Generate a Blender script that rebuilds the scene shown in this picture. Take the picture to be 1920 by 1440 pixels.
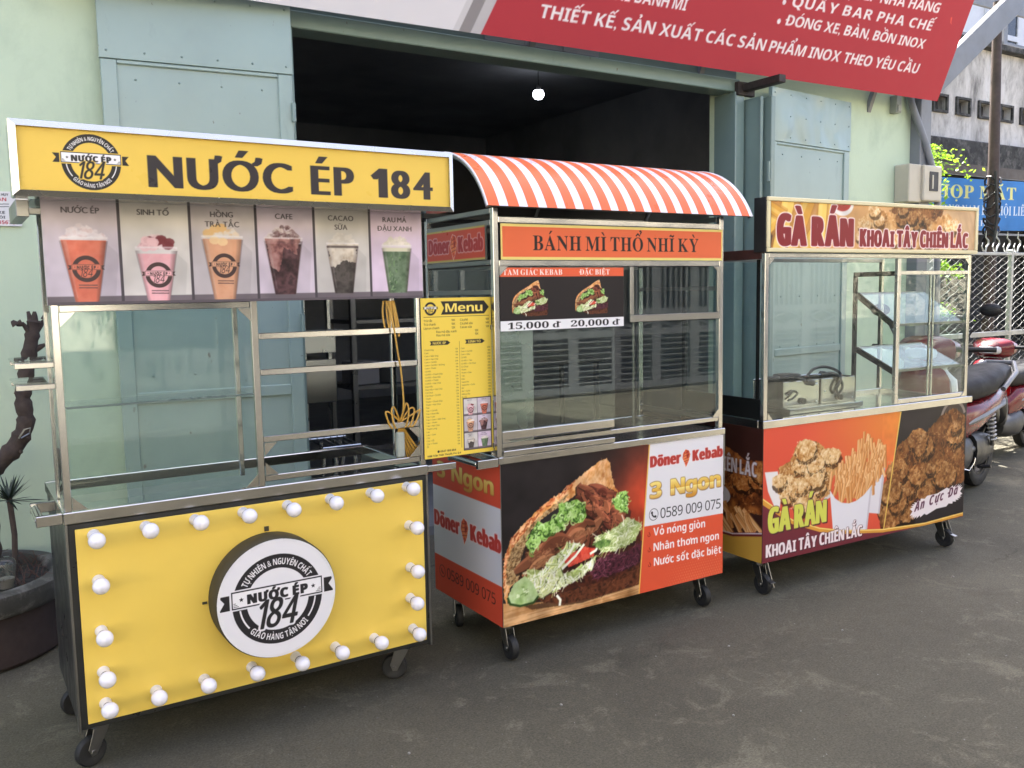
import bpy, bmesh, math, random, unicodedata
import numpy as np
from mathutils import Vector, Matrix
rad = math.radians
for o in list(bpy.data.objects): bpy.data.objects.remove(o)
SC = bpy.context.scene
COL = SC.collection

# ------------------------------------------------------------------ camera
cam = bpy.data.cameras.new('camera')
cam.sensor_width = 36; cam.lens = 36 * 1661.84 / 1920
cam.clip_start = 0.05; cam.clip_end = 2000
CAM = bpy.data.objects.new('camera', cam); COL.objects.link(CAM)
_r = Vector((0.84691413, -0.53143047, -0.01783583))
_u = Vector((0.06988731, 0.07799854, 0.99450088))
_f = Vector((0.5271169, 0.84350334, -0.10319832))
CAM.matrix_world = Matrix(((_r.x, _u.x, -_f.x, 0), (_r.y, _u.y, -_f.y, 0), (_r.z, _u.z, -_f.z, 1.55), (0, 0, 0, 1)))
SC.camera = CAM

# ------------------------------------------------------------------ sky, sun, exposure
SUN_EL, SUN_AZ = 56.0, 8.0          # the sun stands behind the shop; azimuth from +Y towards +X
W = bpy.data.worlds.new('World'); SC.world = W; W.use_nodes = True
_nt = W.node_tree
_sky = _nt.nodes.new('ShaderNodeTexSky'); _sky.sky_type = 'NISHITA'; _sky.sun_disc = False
_sky.sun_elevation = rad(SUN_EL); _sky.sun_rotation = rad(SUN_AZ)
_sky.air_density = 0.5; _sky.dust_density = 6.0; _sky.ozone_density = 0.4
_nt.links.new(_sky.outputs[0], _nt.nodes['Background'].inputs[0])
_nt.nodes['Background'].inputs[1].default_value = 0.15
sun = bpy.data.lights.new('sun', 'SUN'); sun.energy = 4.5; sun.angle = rad(0.5); sun.color = (1, 0.965, 0.90)
SUN = bpy.data.objects.new('sun', sun); COL.objects.link(SUN)
_sd = Vector((math.sin(rad(SUN_AZ)) * math.cos(rad(SUN_EL)), math.cos(rad(SUN_AZ)) * math.cos(rad(SUN_EL)), math.sin(rad(SUN_EL))))
SUN.rotation_euler = _sd.to_track_quat('Z', 'Y').to_euler(); SUN.location = (0, 20, 30)
SC.view_settings.view_transform = 'Standard'; SC.view_settings.look = 'None'
SC.view_settings.exposure = 2.86; SC.view_settings.gamma = 1.0
SC.cycles.sample_clamp_indirect = 3.0; SC.cycles.max_bounces = 10; SC.cycles.transparent_max_bounces = 32; SC.cycles.caustics_reflective = False

# ------------------------------------------------------------------ print shop: a painted canvas becomes a fine coloured mesh
def hx(c):
    if isinstance(c, str): return np.array([int(c[i:i + 2], 16) / 255 for i in (1, 3, 5)])
    return np.array(c, float)
def s2l(a): return np.where(a <= 0.04045, a / 12.92, ((a + 0.055) / 1.055) ** 2.4)
RNG = np.random.RandomState(7)
def vnoise(h, w, cell, seed=0, octv=3):
    rs = np.random.RandomState(seed); out = np.zeros((h, w)); amp = 1; tot = 0
    for k in range(octv):
        c = max(cell / 2 ** k, 1.0); gh, gw = int(h / c) + 3, int(w / c) + 3
        g = rs.rand(gh, gw); y = np.arange(h) / c; x = np.arange(w) / c
        yi = y.astype(int); xi = x.astype(int); fy = (y - yi)[:, None]; fx = (x - xi)[None]
        fy = fy * fy * (3 - 2 * fy); fx = fx * fx * (3 - 2 * fx)
        a = g[yi][:, xi]; b = g[yi][:, xi + 1]; cc = g[yi + 1][:, xi]; d = g[yi + 1][:, xi + 1]
        out += amp * ((a * (1 - fx) + b * fx) * (1 - fy) + (cc * (1 - fx) + d * fx) * fy); tot += amp; amp *= 0.55
    return out / tot
def raster(contours, W_, H_, ss=4):
    """non-zero coverage of closed contours (pixel units, row 0 at the bottom)"""
    P = np.vstack([np.asarray(c, float) for c in contours]); Q = np.vstack([np.roll(np.asarray(c, float), -1, 0) for c in contours])
    y0, y1 = P[:, 1] * ss, Q[:, 1] * ss; x0, x1 = P[:, 0], Q[:, 0]
    sg = np.where(y1 > y0, 1.0, -1.0)
    lo = np.where(y1 > y0, y0, y1); hi = np.where(y1 > y0, y1, y0)
    r0 = np.clip(np.ceil(lo - 0.5), 0, H_ * ss).astype(int); r1 = np.clip(np.ceil(hi - 0.5), 0, H_ * ss).astype(int)
    n = np.maximum(r1 - r0, 0); idx = np.repeat(np.arange(len(n)), n)
    D = np.zeros((H_ * ss, W_ + 2))
    if len(idx):
        off = np.arange(len(idx)) - np.repeat(np.cumsum(n) - n, n); row = r0[idx] + off
        tt = (row + 0.5 - y0[idx]) / (y1[idx] - y0[idx]); xx = np.clip(x0[idx] + tt * (x1[idx] - x0[idx]), 0, W_)
        xi = xx.astype(int); fr = xx - xi
        np.add.at(D, (row, xi), sg[idx] * (1 - fr)); np.add.at(D, (row, xi + 1), sg[idx] * fr)
    m = np.minimum(np.abs(np.cumsum(D, 1)[:, :W_]), 1)
    return m.reshape(H_, ss, W_).mean(1)
def dilate(m, rx, ry):
    if rx <= 0 and ry <= 0: return m
    H_, W_ = m.shape; ax, ay = int(math.ceil(rx)), int(math.ceil(ry)); p = np.pad(m, ((ay, ay), (ax, ax))); out = m.copy()
    for dy in range(-ay, ay + 1):
        for dx in range(-ax, ax + 1):
            d = math.hypot(dx / max(rx, 1e-3) if dx else 0, dy / max(ry, 1e-3) if dy else 0); r = max(min(rx, ry), 0.6) if dx and dy else (rx if dx else ry)
            w = min(max((1 - d) * max(r, 0.6) + 0.5, 0), 1)
            if w > 0: np.maximum(out, p[ay + dy:ay + dy + H_, ax + dx:ax + dx + W_] * w, out)
    return out
_GL = {}
_UP = {'sb': (0x1D5D4, 0x1D5EE, 0x1D7EC), 's': (0x1D5A0, 0x1D5BA, 0x1D7E2), 'rb': (0x1D400, 0x1D41A, 0x1D7CE), 'bi': (0x1D63C, 0x1D656, 0), 'rbi': (0x1D468, 0x1D482, 0x1D7CE)}
def glyph(ch, st):
    k = (ch, st)
    if k in _GL: return _GL[k]
    c = ch
    if st == 'op' and ch == '1': return glyph('1', 'sb')
    if st in _UP:
        a, b, d = _UP[st]
        if 'A' <= ch <= 'Z': c = chr(a + ord(ch) - 65)
        elif 'a' <= ch <= 'z': c = chr(b + ord(ch) - 97)
        elif '0' <= ch <= '9': c = chr((d or 0x1D7EC) + ord(ch) - 48)
    cu = bpy.data.curves.new('t', 'FONT'); cu.body = c; ob = bpy.data.objects.new('t', cu); COL.objects.link(ob)
    dg = bpy.context.evaluated_depsgraph_get(); ev = ob.evaluated_get(dg); cv = ev.to_curve(dg)
    res = []
    for sp in cv.splines:
        bp = sp.bezier_points; n = len(bp); pts = []
        if n == 0: continue
        for i in range(n):
            p, q = bp[i], bp[(i + 1) % n]; A, B, Cc, D = (np.array(v[:2]) for v in (p.co, p.handle_right, q.handle_left, q.co))
            st_ = 1 if (p.handle_right_type == 'VECTOR' and q.handle_left_type == 'VECTOR') else 6
            for j in range(st_):
                t = j / st_; s = 1 - t; pts.append(s ** 3 * A + 3 * s * s * t * B + 3 * s * t * t * Cc + t ** 3 * D)
        res.append(np.array(pts))
    ev.to_curve_clear(); bpy.data.objects.remove(ob); bpy.data.curves.remove(cu)
    _GL[k] = res
    return res
def _thick(pts, w):
    """a thick poly-line as clockwise quads with round joints"""
    out = []
    pts = [np.array(p, float) for p in pts]
    for a, b in zip(pts[:-1], pts[1:]):
        d = b - a; l = np.hypot(*d) or 1e-6; n = np.array([-d[1], d[0]]) / l * w / 2
        out.append(np.array([a + n, b + n, b - n, a - n]))
    for a in pts[1:-1]: out.append(_disk(a, w / 2))
    return out
def _disk(c, r, n=12, ry=None):
    t = np.linspace(0, -2 * math.pi, n, endpoint=False); return np.stack([c[0] + r * np.cos(t), c[1] + (ry or r) * np.sin(t)], 1)
def vglyph(ch, st):
    """glyph with its Vietnamese marks, cap height 1"""
    capg = glyph('H', st); cap = max(g[:, 1].max() for g in capg) or 0.7
    nf = unicodedata.normalize('NFD', ch); base, marks = nf[0], nf[1:]
    bar = None
    if base in '\u0110\u0111': bar = base; base = 'D' if base == '\u0110' else 'd'
    g = [c / cap for c in glyph(base, st)]
    if not g: return [], 0, 0.33
    if base == 'i' and any(m in marks for m in '\u0300\u0301\u0309\u0303'): g = sorted(g, key=lambda c: c[:, 1].min())[:-1]
    x0 = min(c[:, 0].min() for c in g); x1 = max(c[:, 0].max() for c in g); y1 = max(c[:, 1].max() for c in g); y0 = min(c[:, 1].min() for c in g)
    ref = np.concatenate([c[:, 1] * (np.roll(c[:, 0], -1) - c[:, 0]) for c in g]).sum()
    w = 0.15 if st in ('sb', 'rb', 'bi', 'rbi') else 0.11; cx = (x0 + x1) / 2; top = y1 + 0.09; add = []
    dx = 0.0
    if bar:
        yb = 0.5 if bar == '\u0110' else 0.83; xb = x0 if bar == '\u0110' else x1 - w / 2
        add += _thick([(xb - 0.14, yb), (xb + 0.28 - (0.06 if bar != '\u0110' else 0), yb)], w * 0.95)
    for m in marks:
        if m == '\u0302': add += _thick([(cx - 0.2, top), (cx, top + 0.17), (cx + 0.2, top)], w * 0.75); top2 = top + 0.12; dx = 0.25; top = top2
        elif m == '\u0306': add += _thick([(cx - 0.2, top + 0.16), (cx - 0.12, top + 0.04), (cx, top), (cx + 0.12, top + 0.04), (cx + 0.2, top + 0.16)], w * 0.75); top += 0.2
        elif m == '\u031b':
            yb = y1 - 0.02; add += _thick([(x1 - 0.06, yb - 0.1), (x1 + 0.07, yb - 0.02), (x1 + 0.11, yb + 0.14)], w * 0.85)
        elif m == '\u0301': add += [np.array([(cx + dx - 0.1, top), (cx + dx + 0.04, top + 0.24), (cx + dx + 0.22, top + 0.24), (cx + dx, top)])]
        elif m == '\u0300': add += [np.array([(cx - dx, top), (cx - dx - 0.22, top + 0.24), (cx - dx - 0.04, top + 0.24), (cx - dx + 0.1, top)])]
        elif m == '\u0309': add += _thick([(cx + dx - 0.1, top + 0.22), (cx + dx + 0.02, top + 0.27), (cx + dx + 0.1, top + 0.18), (cx + dx + 0.02, top + 0.1), (cx + dx, top)], w * 0.7)
        elif m == '\u0303': add += _thick([(cx - 0.22, top + 0.03), (cx - 0.12, top + 0.13), (cx + 0.1, top + 0.03), (cx + 0.22, top + 0.15)], w * 0.75)
        elif m == '\u0323': add.append(_disk((cx, -0.2 if y0 > -0.1 else y0 - 0.12), w * 0.55))
        elif m == '\u0308': add += [_disk((cx - 0.16, top + 0.08), w * 0.6), _disk((cx + 0.16, top + 0.08), w * 0.6)]
    if ref < 0: add = [a[::-1] for a in add]
    sg = 1
    # make all accents wind like the outer contours
    def area(c): return 0.5 * np.sum(c[:, 0] * np.roll(c[:, 1], -1) - np.roll(c[:, 0], -1) * c[:, 1])
    so = np.sign(area(max(g, key=lambda c: abs(area(c)))))
    g = g + [a if np.sign(area(a)) == so else a[::-1] for a in add]
    return g, x0, x1
def layout(txt, st, h, gap=0.12, space=0.34):
    """contours of a line of text, cap height h, starting at x=0; and its length"""
    out = []; x = 0
    for ch in txt:
        if ch == ' ': x += space; continue
        g, a, b = vglyph(ch, st)
        out.append([c + np.array([x - a, 0]) for c in g]); x += (b - a) + gap
    ln = max(x - gap, 1e-3)
    return [[c * h for c in g] for g in out], ln * h
class Canvas:
    def __init__(s, w, h, ppm, bg='#ffffff'):
        s.w, s.h, s.p = w, h, ppm; s.W, s.H = int(round(w * ppm)), int(round(h * ppm))
        s.a = np.empty((s.H, s.W, 3)); s.a[:] = hx(bg)
        yy, xx = np.mgrid[0:s.H, 0:s.W]; s.X = (xx + 0.5) / ppm; s.Y = (yy + 0.5) / ppm
    def put(s, m, c0, r0, color, alpha=1.0):
        H_, W_ = m.shape; v = s.a[r0:r0 + H_, c0:c0 + W_]; m = (m * alpha)[..., None]
        c = color[r0:r0 + H_, c0:c0 + W_] if isinstance(color, np.ndarray) and color.ndim == 3 else hx(color)
        v[:] = v * (1 - m) + c * m
    def cover(s, contours, color, alpha=1.0, bold=(0, 0), outline=None, drop=None, grow=0):
        """contours in metres; outline=(metres, colour)"""
        cs = [np.asarray(c, float) * s.p for c in contours]
        if not cs: return
        A = np.vstack(cs); pad = 3 + int(math.ceil(max(bold[0], bold[1], outline[0] if outline else 0, abs(drop[0]) if drop else 0, abs(drop[1]) if drop else 0) * s.p))
        c0 = max(int(A[:, 0].min()) - pad, 0); r0 = max(int(A[:, 1].min()) - pad, 0); c1 = min(int(A[:, 0].max()) + pad, s.W); r1 = min(int(A[:, 1].max()) + pad, s.H)
        if c1 <= c0 or r1 <= r0: return
        m = raster([c - np.array([c0, r0]) for c in cs], c1 - c0, r1 - r0)
        m = dilate(m, bold[0] * s.p, bold[1] * s.p)
        if drop:
            dx, dy = int(round(drop[0] * s.p)), int(round(drop[1] * s.p)); s.put(np.roll(np.roll(m, dx, 1), dy, 0), c0, r0, drop[2], alpha)
        if outline: s.put(dilate(m, outline[0] * s.p, outline[0] * s.p), c0, r0, outline[1], alpha)
        s.put(m, c0, r0, color, alpha)
    def poly(s, pts, color, alpha=1.0, **k): s.cover([np.asarray(pts, float)], color, alpha, **k)
    def rect(s, x0, y0, x1, y1, color, alpha=1.0): s.poly([(x0, y0), (x1, y0), (x1, y1), (x0, y1)], color, alpha)
    def ell(s, x, y, rx, ry, color, alpha=1.0, n=36): s.poly(_disk((x, y), rx, n, ry), color, alpha)
    def ring(s, x, y, r0, r1, color, a0=0, a1=360, alpha=1.0):
        t = np.radians(np.linspace(a0, a1, 60)); o = np.stack([x + r1 * np.cos(t), y + r1 * np.sin(t)], 1); i = np.stack([x + r0 * np.cos(t[::-1]), y + r0 * np.sin(t[::-1])], 1)
        s.poly(np.vstack([o, i]), color, alpha)
    def line(s, pts, w, color, alpha=1.0): s.cover(_thick(pts, w), color, alpha)
    def text(s, txt, x, y, h, color, st='r', width=None, bold=(0, 0), outline=None, drop=None, shear=0, rot=0, align='l', gap=0.12, space=0.34, alpha=1.0, jit=0, slope=0):
        gl, ln = layout(txt, st, h, gap, space); kx = (width / ln) if width else 1.0; ln *= kx
        ox = x - (ln / 2 if align == 'c' else ln if align == 'r' else 0); ca, sa = math.cos(rot), math.sin(rot); cs = []
        for i, g in enumerate(gl):
            kk = 1 + jit * math.sin(i * 2.4 + 1); dy = 0
            for c in g:
                X = c[:, 0] * kx + c[:, 1] * shear; Y = c[:, 1] * kk + dy
                cs.append(np.stack([ox + X * ca - Y * sa, y + X * sa + Y * ca + X * slope], 1))
        s.cover(cs, color, alpha, bold, outline, drop)
    def arc(s, txt, x, y, r, a_mid, h, color, st='sb', inside=False, bold=(0, 0), gap=0.14, space=0.34, span=120):
        gl, ln = layout(txt, st, h, gap, space); kx = rad(span) * (r + h / 2) / ln; ln *= kx; cs = []
        for g in gl:
            xc = (min(c[:, 0].min() for c in g) + max(c[:, 0].max() for c in g)) / 2 * kx
            th = rad(a_mid) + ((xc - ln / 2) / (r + h / 2) if inside else -(xc - ln / 2) / (r + h / 2))
            rr = r
            for c in g:
                X = c[:, 0] * kx - xc; Y = c[:, 1]
                if inside: px = x + (rr + h - Y) * math.cos(th) - X * math.sin(th); py = y + (rr + h - Y) * math.sin(th) + X * math.cos(th)
                else: px = x + (rr + Y) * math.cos(th) + X * math.sin(th); py = y + (rr + Y) * math.sin(th) - X * math.cos(th)
                cs.append(np.stack([px, py], 1))
        s.cover(cs, color, 1.0, bold)
    # ---- painterly helpers
    def blob(s, pts, color, rough=0.0, seed=1, alpha=1.0, mottle=None, cell=0.012, soft=0.0):
        """polygon with wobbly edge, filled with colours mixed by noise: mottle = [colours]"""
        P = np.asarray(pts, float); 
        if rough > 0:
            rs = np.random.RandomState(seed); Q = []
            for a, b in zip(P, np.roll(P, -1, 0)):
                n = max(int(np.hypot(*(b - a)) / max(rough * 1.5, 0.003)), 1)
                for j in range(n): Q.append(a + (b - a) * j / n + rs.randn(2) * rough * 0.5)
            P = np.array(Q)
        if mottle is None: return s.poly(P, color, alpha)
        c0, r0 = np.maximum((P.min(0) * s.p).astype(int) - 3, 0); c1 = min(int(P[:, 0].max() * s.p) + 4, s.W); r1 = min(int(P[:, 1].max() * s.p) + 4, s.H)
        if c1 <= c0 or r1 <= r0: return
        n = vnoise(r1 - r0, c1 - c0, cell * s.p, seed, 4); n = np.clip((n - 0.22) / 0.56, 0, 0.999) * (len(mottle) - 1); i = n.astype(int); f = (n - i)[..., None]
        cols = np.array([hx(c) for c in mottle]); img = cols[i] * (1 - f) + cols[np.minimum(i + 1, len(mottle) - 1)] * f
        m = raster([P * s.p - np.array([c0, r0])], c1 - c0, r1 - r0)
        v = s.a[r0:r1, c0:c1]; m = (m * alpha)[..., None]; v[:] = v * (1 - m) + img * m
    def inside(s, poly, n, rs):
        P = np.asarray(poly, float); lo, hi = P.min(0), P.max(0); out = []; Q = np.roll(P, -1, 0)
        while len(out) < n:
            p = lo + rs.rand(2) * (hi - lo)
            c = ((P[:, 1] > p[1]) != (Q[:, 1] > p[1])) & (p[0] < (Q[:, 0] - P[:, 0]) * (p[1] - P[:, 1]) / (Q[:, 1] - P[:, 1] + 1e-12) + P[:, 0])
            if c.sum() % 2: out.append(p)
        return out
    def strokes(s, poly, n, ln, w, cols, ang=0.0, spread=0.5, seed=1, curve=0.3, alpha=1.0):
        rs = np.random.RandomState(seed)
        for p in s.inside(poly, n, rs):
            a = ang + rs.randn() * spread; l = ln * (0.6 + 0.8 * rs.rand()); b = a + rs.randn() * curve; d = np.array([math.cos(a), math.sin(a)]); e = np.array([math.cos(b), math.sin(b)])
            s.line([p - d * l / 2, p, p + e * l / 2], w * (0.7 + 0.6 * rs.rand()), cols[rs.randint(len(cols))], alpha)
    def slices(s, poly, n, ln, w, cols, ang, spread, seed):
        """overlapping curled slices with a dark underside and a light upper edge"""
        rs = np.random.RandomState(seed)
        for p in sorted(s.inside(poly, n, rs), key=lambda q: -q[1] + 0.3 * rs.randn() * w):
            a = ang + rs.randn() * spread; l = ln * (0.6 + 0.7 * rs.rand()); b = rs.randn() * 0.12 * l; t = np.linspace(0, 1, 9); d = np.array([math.cos(a), math.sin(a)]); e = np.array([-d[1], d[0]])
            ax = p + (t[:, None] - 0.5) * l * d + (4 * b * t * (1 - t))[:, None] * e; hw = (w * (0.6 + 0.6 * rs.rand()) * np.sqrt(np.clip(np.sin(np.pi * (0.06 + 0.88 * t)), 0, 1)) / 2)[:, None]
            c = hx(cols[rs.randint(len(cols))]); P = np.vstack([ax + hw * e, (ax - hw * e)[::-1]])
            s.poly(P - e * w * 0.18, c * 0.35, 0.8); s.poly(P, c)
            s.poly(np.vstack([ax + hw * e, (ax + hw * e * 0.45)[::-1]]), np.minimum(c * 1.35 + 0.03, 1), 0.7)
    def soften(s, x0, y0, x1, y1, n=1, shade=0.0, cell=0.1, seed=5):
        """blur a region a little, as a printed photo is, with soft tonal variation"""
        c0, c1 = max(int(x0 * s.p), 0), min(int(x1 * s.p), s.W); r0, r1 = max(int(y0 * s.p), 0), min(int(y1 * s.p), s.H); v = s.a[r0:r1, c0:c1].copy()
        for _ in range(n):
            q = np.pad(v, ((1, 1), (1, 1), (0, 0)), 'edge'); v = (q[1:-1, 1:-1] * 2 + q[:-2, 1:-1] + q[2:, 1:-1] + q[1:-1, :-2] + q[1:-1, 2:]) / 6
        if shade: v = v * (1 + shade * 2 * (vnoise(r1 - r0, c1 - c0, cell * s.p, seed, 3) - 0.5))[..., None]
        s.a[r0:r1, c0:c1] = np.clip(v, 0, 1)
    def grain(s, amt, cell=0.01, seed=3):
        n = vnoise(s.H, s.W, cell * s.p, seed, 3) - 0.5; s.a *= (1 + amt * 2 * n)[..., None]; np.clip(s.a, 0, 1, s.a)
# ------------------------------------------------------------------ the prints
INK = '#2b292b'
def star(cv, x, y, r, c, k=1): cv.poly([(x + (r if i % 2 == 0 else r * 0.42) * math.sin(i * math.pi / 5), y + (r if i % 2 == 0 else r * 0.42) * math.cos(i * math.pi / 5)) for i in range(10)], c)
def logo(cv, x, y, R, bg, ink=INK, paper='#e6e3e6', detail=True):
    cv.ring(x, y, 0.69 * R, R, ink)
    if detail:
        cv.arc('TỰ NHIÊN & NGUYÊN CHẤT', x, y, 0.765 * R, 90, 0.14 * R, paper, span=122)
        cv.arc('GIAO HÀNG TẬN NƠI', x, y, 0.775 * R, 270, 0.14 * R, paper, inside=True, span=92)
        for a0, a1 in ((187, 219), (321, 353)): cv.ring(x, y, 0.825 * R, 0.86 * R, paper, a0, a1)
    b0, b1 = -0.03 * R, 0.30 * R
    for s in (-1, 1):
        cv.poly([(x + s * 0.98 * R, y + b0 - 0.03 * R), (x + s * 1.28 * R, y + b0 - 0.03 * R), (x + s * 1.16 * R, y + 0.12 * R), (x + s * 1.28 * R, y + b1 - 0.03 * R), (x + s * 0.98 * R, y + b1 - 0.03 * R)], ink)
    cv.rect(x - 1.05 * R, y + b0 - 0.06 * R, x + 1.05 * R, y + b1 + 0.06 * R, bg)
    cv.rect(x - 1.01 * R, y + b0 - 0.03 * R, x + 1.01 * R, y + b1 + 0.03 * R, ink)
    cv.rect(x - 0.985 * R, y + b0, x + 0.985 * R, y + b1, paper)
    if detail:
        for s in (-1, 1):
            for q in range(3): cv.line([(x + s * 0.97 * R, y + b0 + (0.03 + q * 0.035) * R), (x + s * (0.86 + 0.03 * q) * R, y + b0 + (0.03 + q * 0.035) * R)], 0.012 * R, ink)
    star(cv, x - 0.8 * R, y + 0.135 * R, 0.055 * R, ink); star(cv, x + 0.8 * R, y + 0.135 * R, 0.055 * R, ink)
    cv.text('NƯỚC ÉP', x, y + 0.015 * R, 0.2 * R, ink, 'sb', width=1.32 * R, bold=(0.02 * R, 0.012 * R), gap=0.3, align='c')
    cv.text('184', x - 0.08 * R, y - 0.6 * R, 0.62 * R, ink, 's', width=0.88 * R, bold=(0.022 * R, 0.016 * R), shear=0.24, align='c', outline=(0.05 * R, bg), gap=0.14)
    cv.text('NƯỚC ÉP', x, y + 0.015 * R, 0.2 * R, ink, 'sb', width=1.32 * R, bold=(0.02 * R, 0.012 * R), gap=0.3, align='c')

def print_juice_sign():
    cv = Canvas(1.40, 0.18, 760, '#e2be56')
    ox, oy = 0.072, -1.863
    logo(cv, 0.125 + ox, 1.952 + oy, 0.081, '#e2be56')
    cv.text('NƯỚC ÉP 184', 0.288 + ox, 1.888 + oy, 0.095, '#353135', 'op', width=0.965, bold=(0.008, 0.001), gap=0.28, space=0.52)
    return cv

CUPS = [  # centre, half width top, half width foot, rim z, foot z, colours, background, words, kind
    (0.106, 0.069, 0.034, 1.741, 1.536, ['#bf5d4b', '#d3745d', '#d98872', '#cb6753'], '#c3b8c4', ['NƯỚC ÉP'], 'red'),
    (0.319, 0.065, 0.034, 1.713, 1.537, ['#d897a0', '#e2aab2', '#e6b9bf', '#dfa3ab'], '#cac5c3', ['SINH TỐ'], 'pink'),
    (0.531, 0.069, 0.036, 1.752, 1.541, ['#c48c6a', '#d39f80', '#d9ac90', '#c98a68'], '#bdb5ba', ['HỒNG', 'TRÀ TẮC'], 'tea'),
    (0.741, 0.069, 0.038, 1.750, 1.556, ['#2e2124', '#4a3236', '#63454a', '#38292c'], '#c9bccb', ['CAFE'], 'dark'),
    (0.959, 0.062, 0.036, 1.735, 1.556, ['#35302f', '#4a4442', '#5a5350', '#3d3836'], '#c5c0be', ['CACAO', 'SỮA'], 'cacao'),
    (1.174, 0.062, 0.039, 1.730, 1.555, ['#465a45', '#5c7056', '#6f826a', '#4c5f48'], '#d2bfd4', ['RAU MÁ', 'ĐẬU XANH'], 'green')]
def cup(cv, i, x0, x1, z0, z1, words=True):
    """one photo of a drink: the cell x0..x1, z0..z1 of a canvas"""
    cu, a, b, rz, fz, cols, bg, wd, kind = CUPS[i]
    u0 = [-0.007, 0.21, 0.427, 0.646, 0.853, 1.066, 1.279]; k = (x1 - x0) / (u0[i + 1] - u0[i]); kz = (z1 - z0) / 0.32
    X = lambda u: x0 + (u - u0[i]) * k
    Z = lambda z: z0 + (z - 1.533) * kz
    cv.rect(x0, z0, x1, z1, bg)
    cv.rect(x0, z0, x1, Z(1.560), '#6d646b')
    g = hx(bg); mc = np.mean([hx(c) for c in cols], 0)
    if kind in ('red', 'pink', 'tea'): cols = [tuple(mc + (hx(c) - mc) * 0.35) for c in cols]
    cv.poly([(X(cu + b), Z(1.56)), (X(cu + b + 0.05), Z(1.56)), (X(cu + a + 0.03), Z(rz - 0.05)), (X(cu + a), Z(rz - 0.02))], g * 0.9, 0.6)
    rs = np.random.RandomState(40 + i)
    # foam, ice or cream over the rim
    top = {'red': ['#d9cfd6', '#e6dee4', '#d0b8bd'], 'pink': ['#e3c4c9', '#d9aeb4', '#7d3b40'], 'tea': ['#e0cdb8', '#d9d3d3', '#d8b27c'], 'dark': ['#4a3034', '#b9a9a9', '#7a5a5c', '#d7cccf'], 'cacao': ['#d9d2cb', '#c9c0b8'], 'green': ['#e0d8cd', '#cfc9b8', '#e8e0d8']}[kind]
    dome = [(X(cu + t * a * 0.92), Z(rz - 0.004 + (1 - t * t) ** 0.6 * (0.034 + 0.01 * math.sin(9 * t + i)))) for t in np.linspace(-1, 1, 13)]
    cv.blob(dome, top[0], 0.006 * k, 60 + i, 0.75, top, 0.012 * k)
    for q in range(34):
        t = rs.rand() * 2 - 1; h = (1 - t * t) * 0.04 * rs.rand(); w_ = (0.004 + 0.006 * rs.rand()) * k
        cv.blob(np.array([(X(cu + t * a * 0.8) + w_ * math.cos(u_) * 1.3, Z(rz + h) + w_ * math.sin(u_)) for u_ in np.linspace(0, 5.4, 6)]), top[rs.randint(len(top))], 0.002 * k, rs.randint(99), 0.55)
    body = [(X(cu - a), Z(rz)), (X(cu + a), Z(rz)), (X(cu + b), Z(fz)), (X(cu - b), Z(fz))]
    cv.poly(body, '#d6cfd2', 0.55)
    lz = rz - (0.008 if kind in ('red', 'tea') else 0.02)
    f = (lz - fz) / (rz - fz); wa = b + (a - b) * f
    cv.blob([(X(cu - wa * 0.96), Z(lz)), (X(cu + wa * 0.96), Z(lz)), (X(cu + b * 0.96), Z(fz)), (X(cu - b * 0.96), Z(fz))], cols[1], 0, 5 + i, 1, cols, 0.03 * k)
    if kind == 'pink':
        for q in range(7): cv.ell(X(cu - 0.02 + 0.09 * rs.rand() - 0.02), Z(rz + 0.005 + 0.025 * rs.rand()), 0.018 * k, 0.013 * kz, '#74343a', 0.9, 9)
        for q in range(5): cv.ell(X(cu - 0.035 + 0.03 * rs.rand()), Z(rz + 0.03 * rs.rand()), 0.016 * k, 0.014 * kz, '#e0b9bf', 0.9, 9)
    if kind == 'tea':
        for q in range(5): cv.ell(X(cu + 0.1 * (rs.rand() - 0.5)), Z(rz - 0.02 + 0.05 * rs.rand()), 0.018 * k, 0.014 * kz, ['#dcb47c', '#e4c79c'][q % 2], 0.85, 10)
    if kind in ('dark',):
        cv.blob([(X(cu - a * 0.95), Z(rz)), (X(cu + a * 0.9), Z(rz)), (X(cu + 0.045), Z(rz - 0.055)), (X(cu), Z(rz - 0.03)), (X(cu - 0.02), Z(rz - 0.12)), (X(cu - 0.045), Z(rz - 0.1))], '#8a5a58', 0.004, 9, 0.9, ['#5d3a3c', '#9b6a66', '#b58c88'], 0.02 * k)
    if kind == 'cacao':
        cv.blob([(X(cu - a * 0.97), Z(rz)), (X(cu + a * 0.97), Z(rz)), (X(cu + a * 0.8), Z(rz - 0.07)), (X(cu), Z(rz - 0.06)), (X(cu - 0.03), Z(rz - 0.085)), (X(cu - a * 0.8), Z(rz - 0.08))], '#cfc3b4', 0.004, 12, 1, ['#b8a998', '#d8cdc0', '#e2d9ce'], 0.02 * k)
        cv.rect(X(cu - a * 0.97), Z(rz - 0.016), X(cu + a * 0.97), Z(rz - 0.008), '#6f6462')
    if kind == 'green':
        cv.rect(X(cu - a * 0.93), Z(rz - 0.022), X(cu + a * 0.93), Z(rz - 0.008), '#cfcbb4')
        cv.strokes([(X(cu - a * 0.8), Z(rz - 0.03)), (X(cu + a * 0.3), Z(rz - 0.03)), (X(cu - b * 0.3), Z(fz)), (X(cu - b * 0.8), Z(fz))], 22, 0.012 * k, 0.004 * k, ['#6f8a63', '#7c9670', '#3c5539'], 0.8, 1.0, 3)
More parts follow.
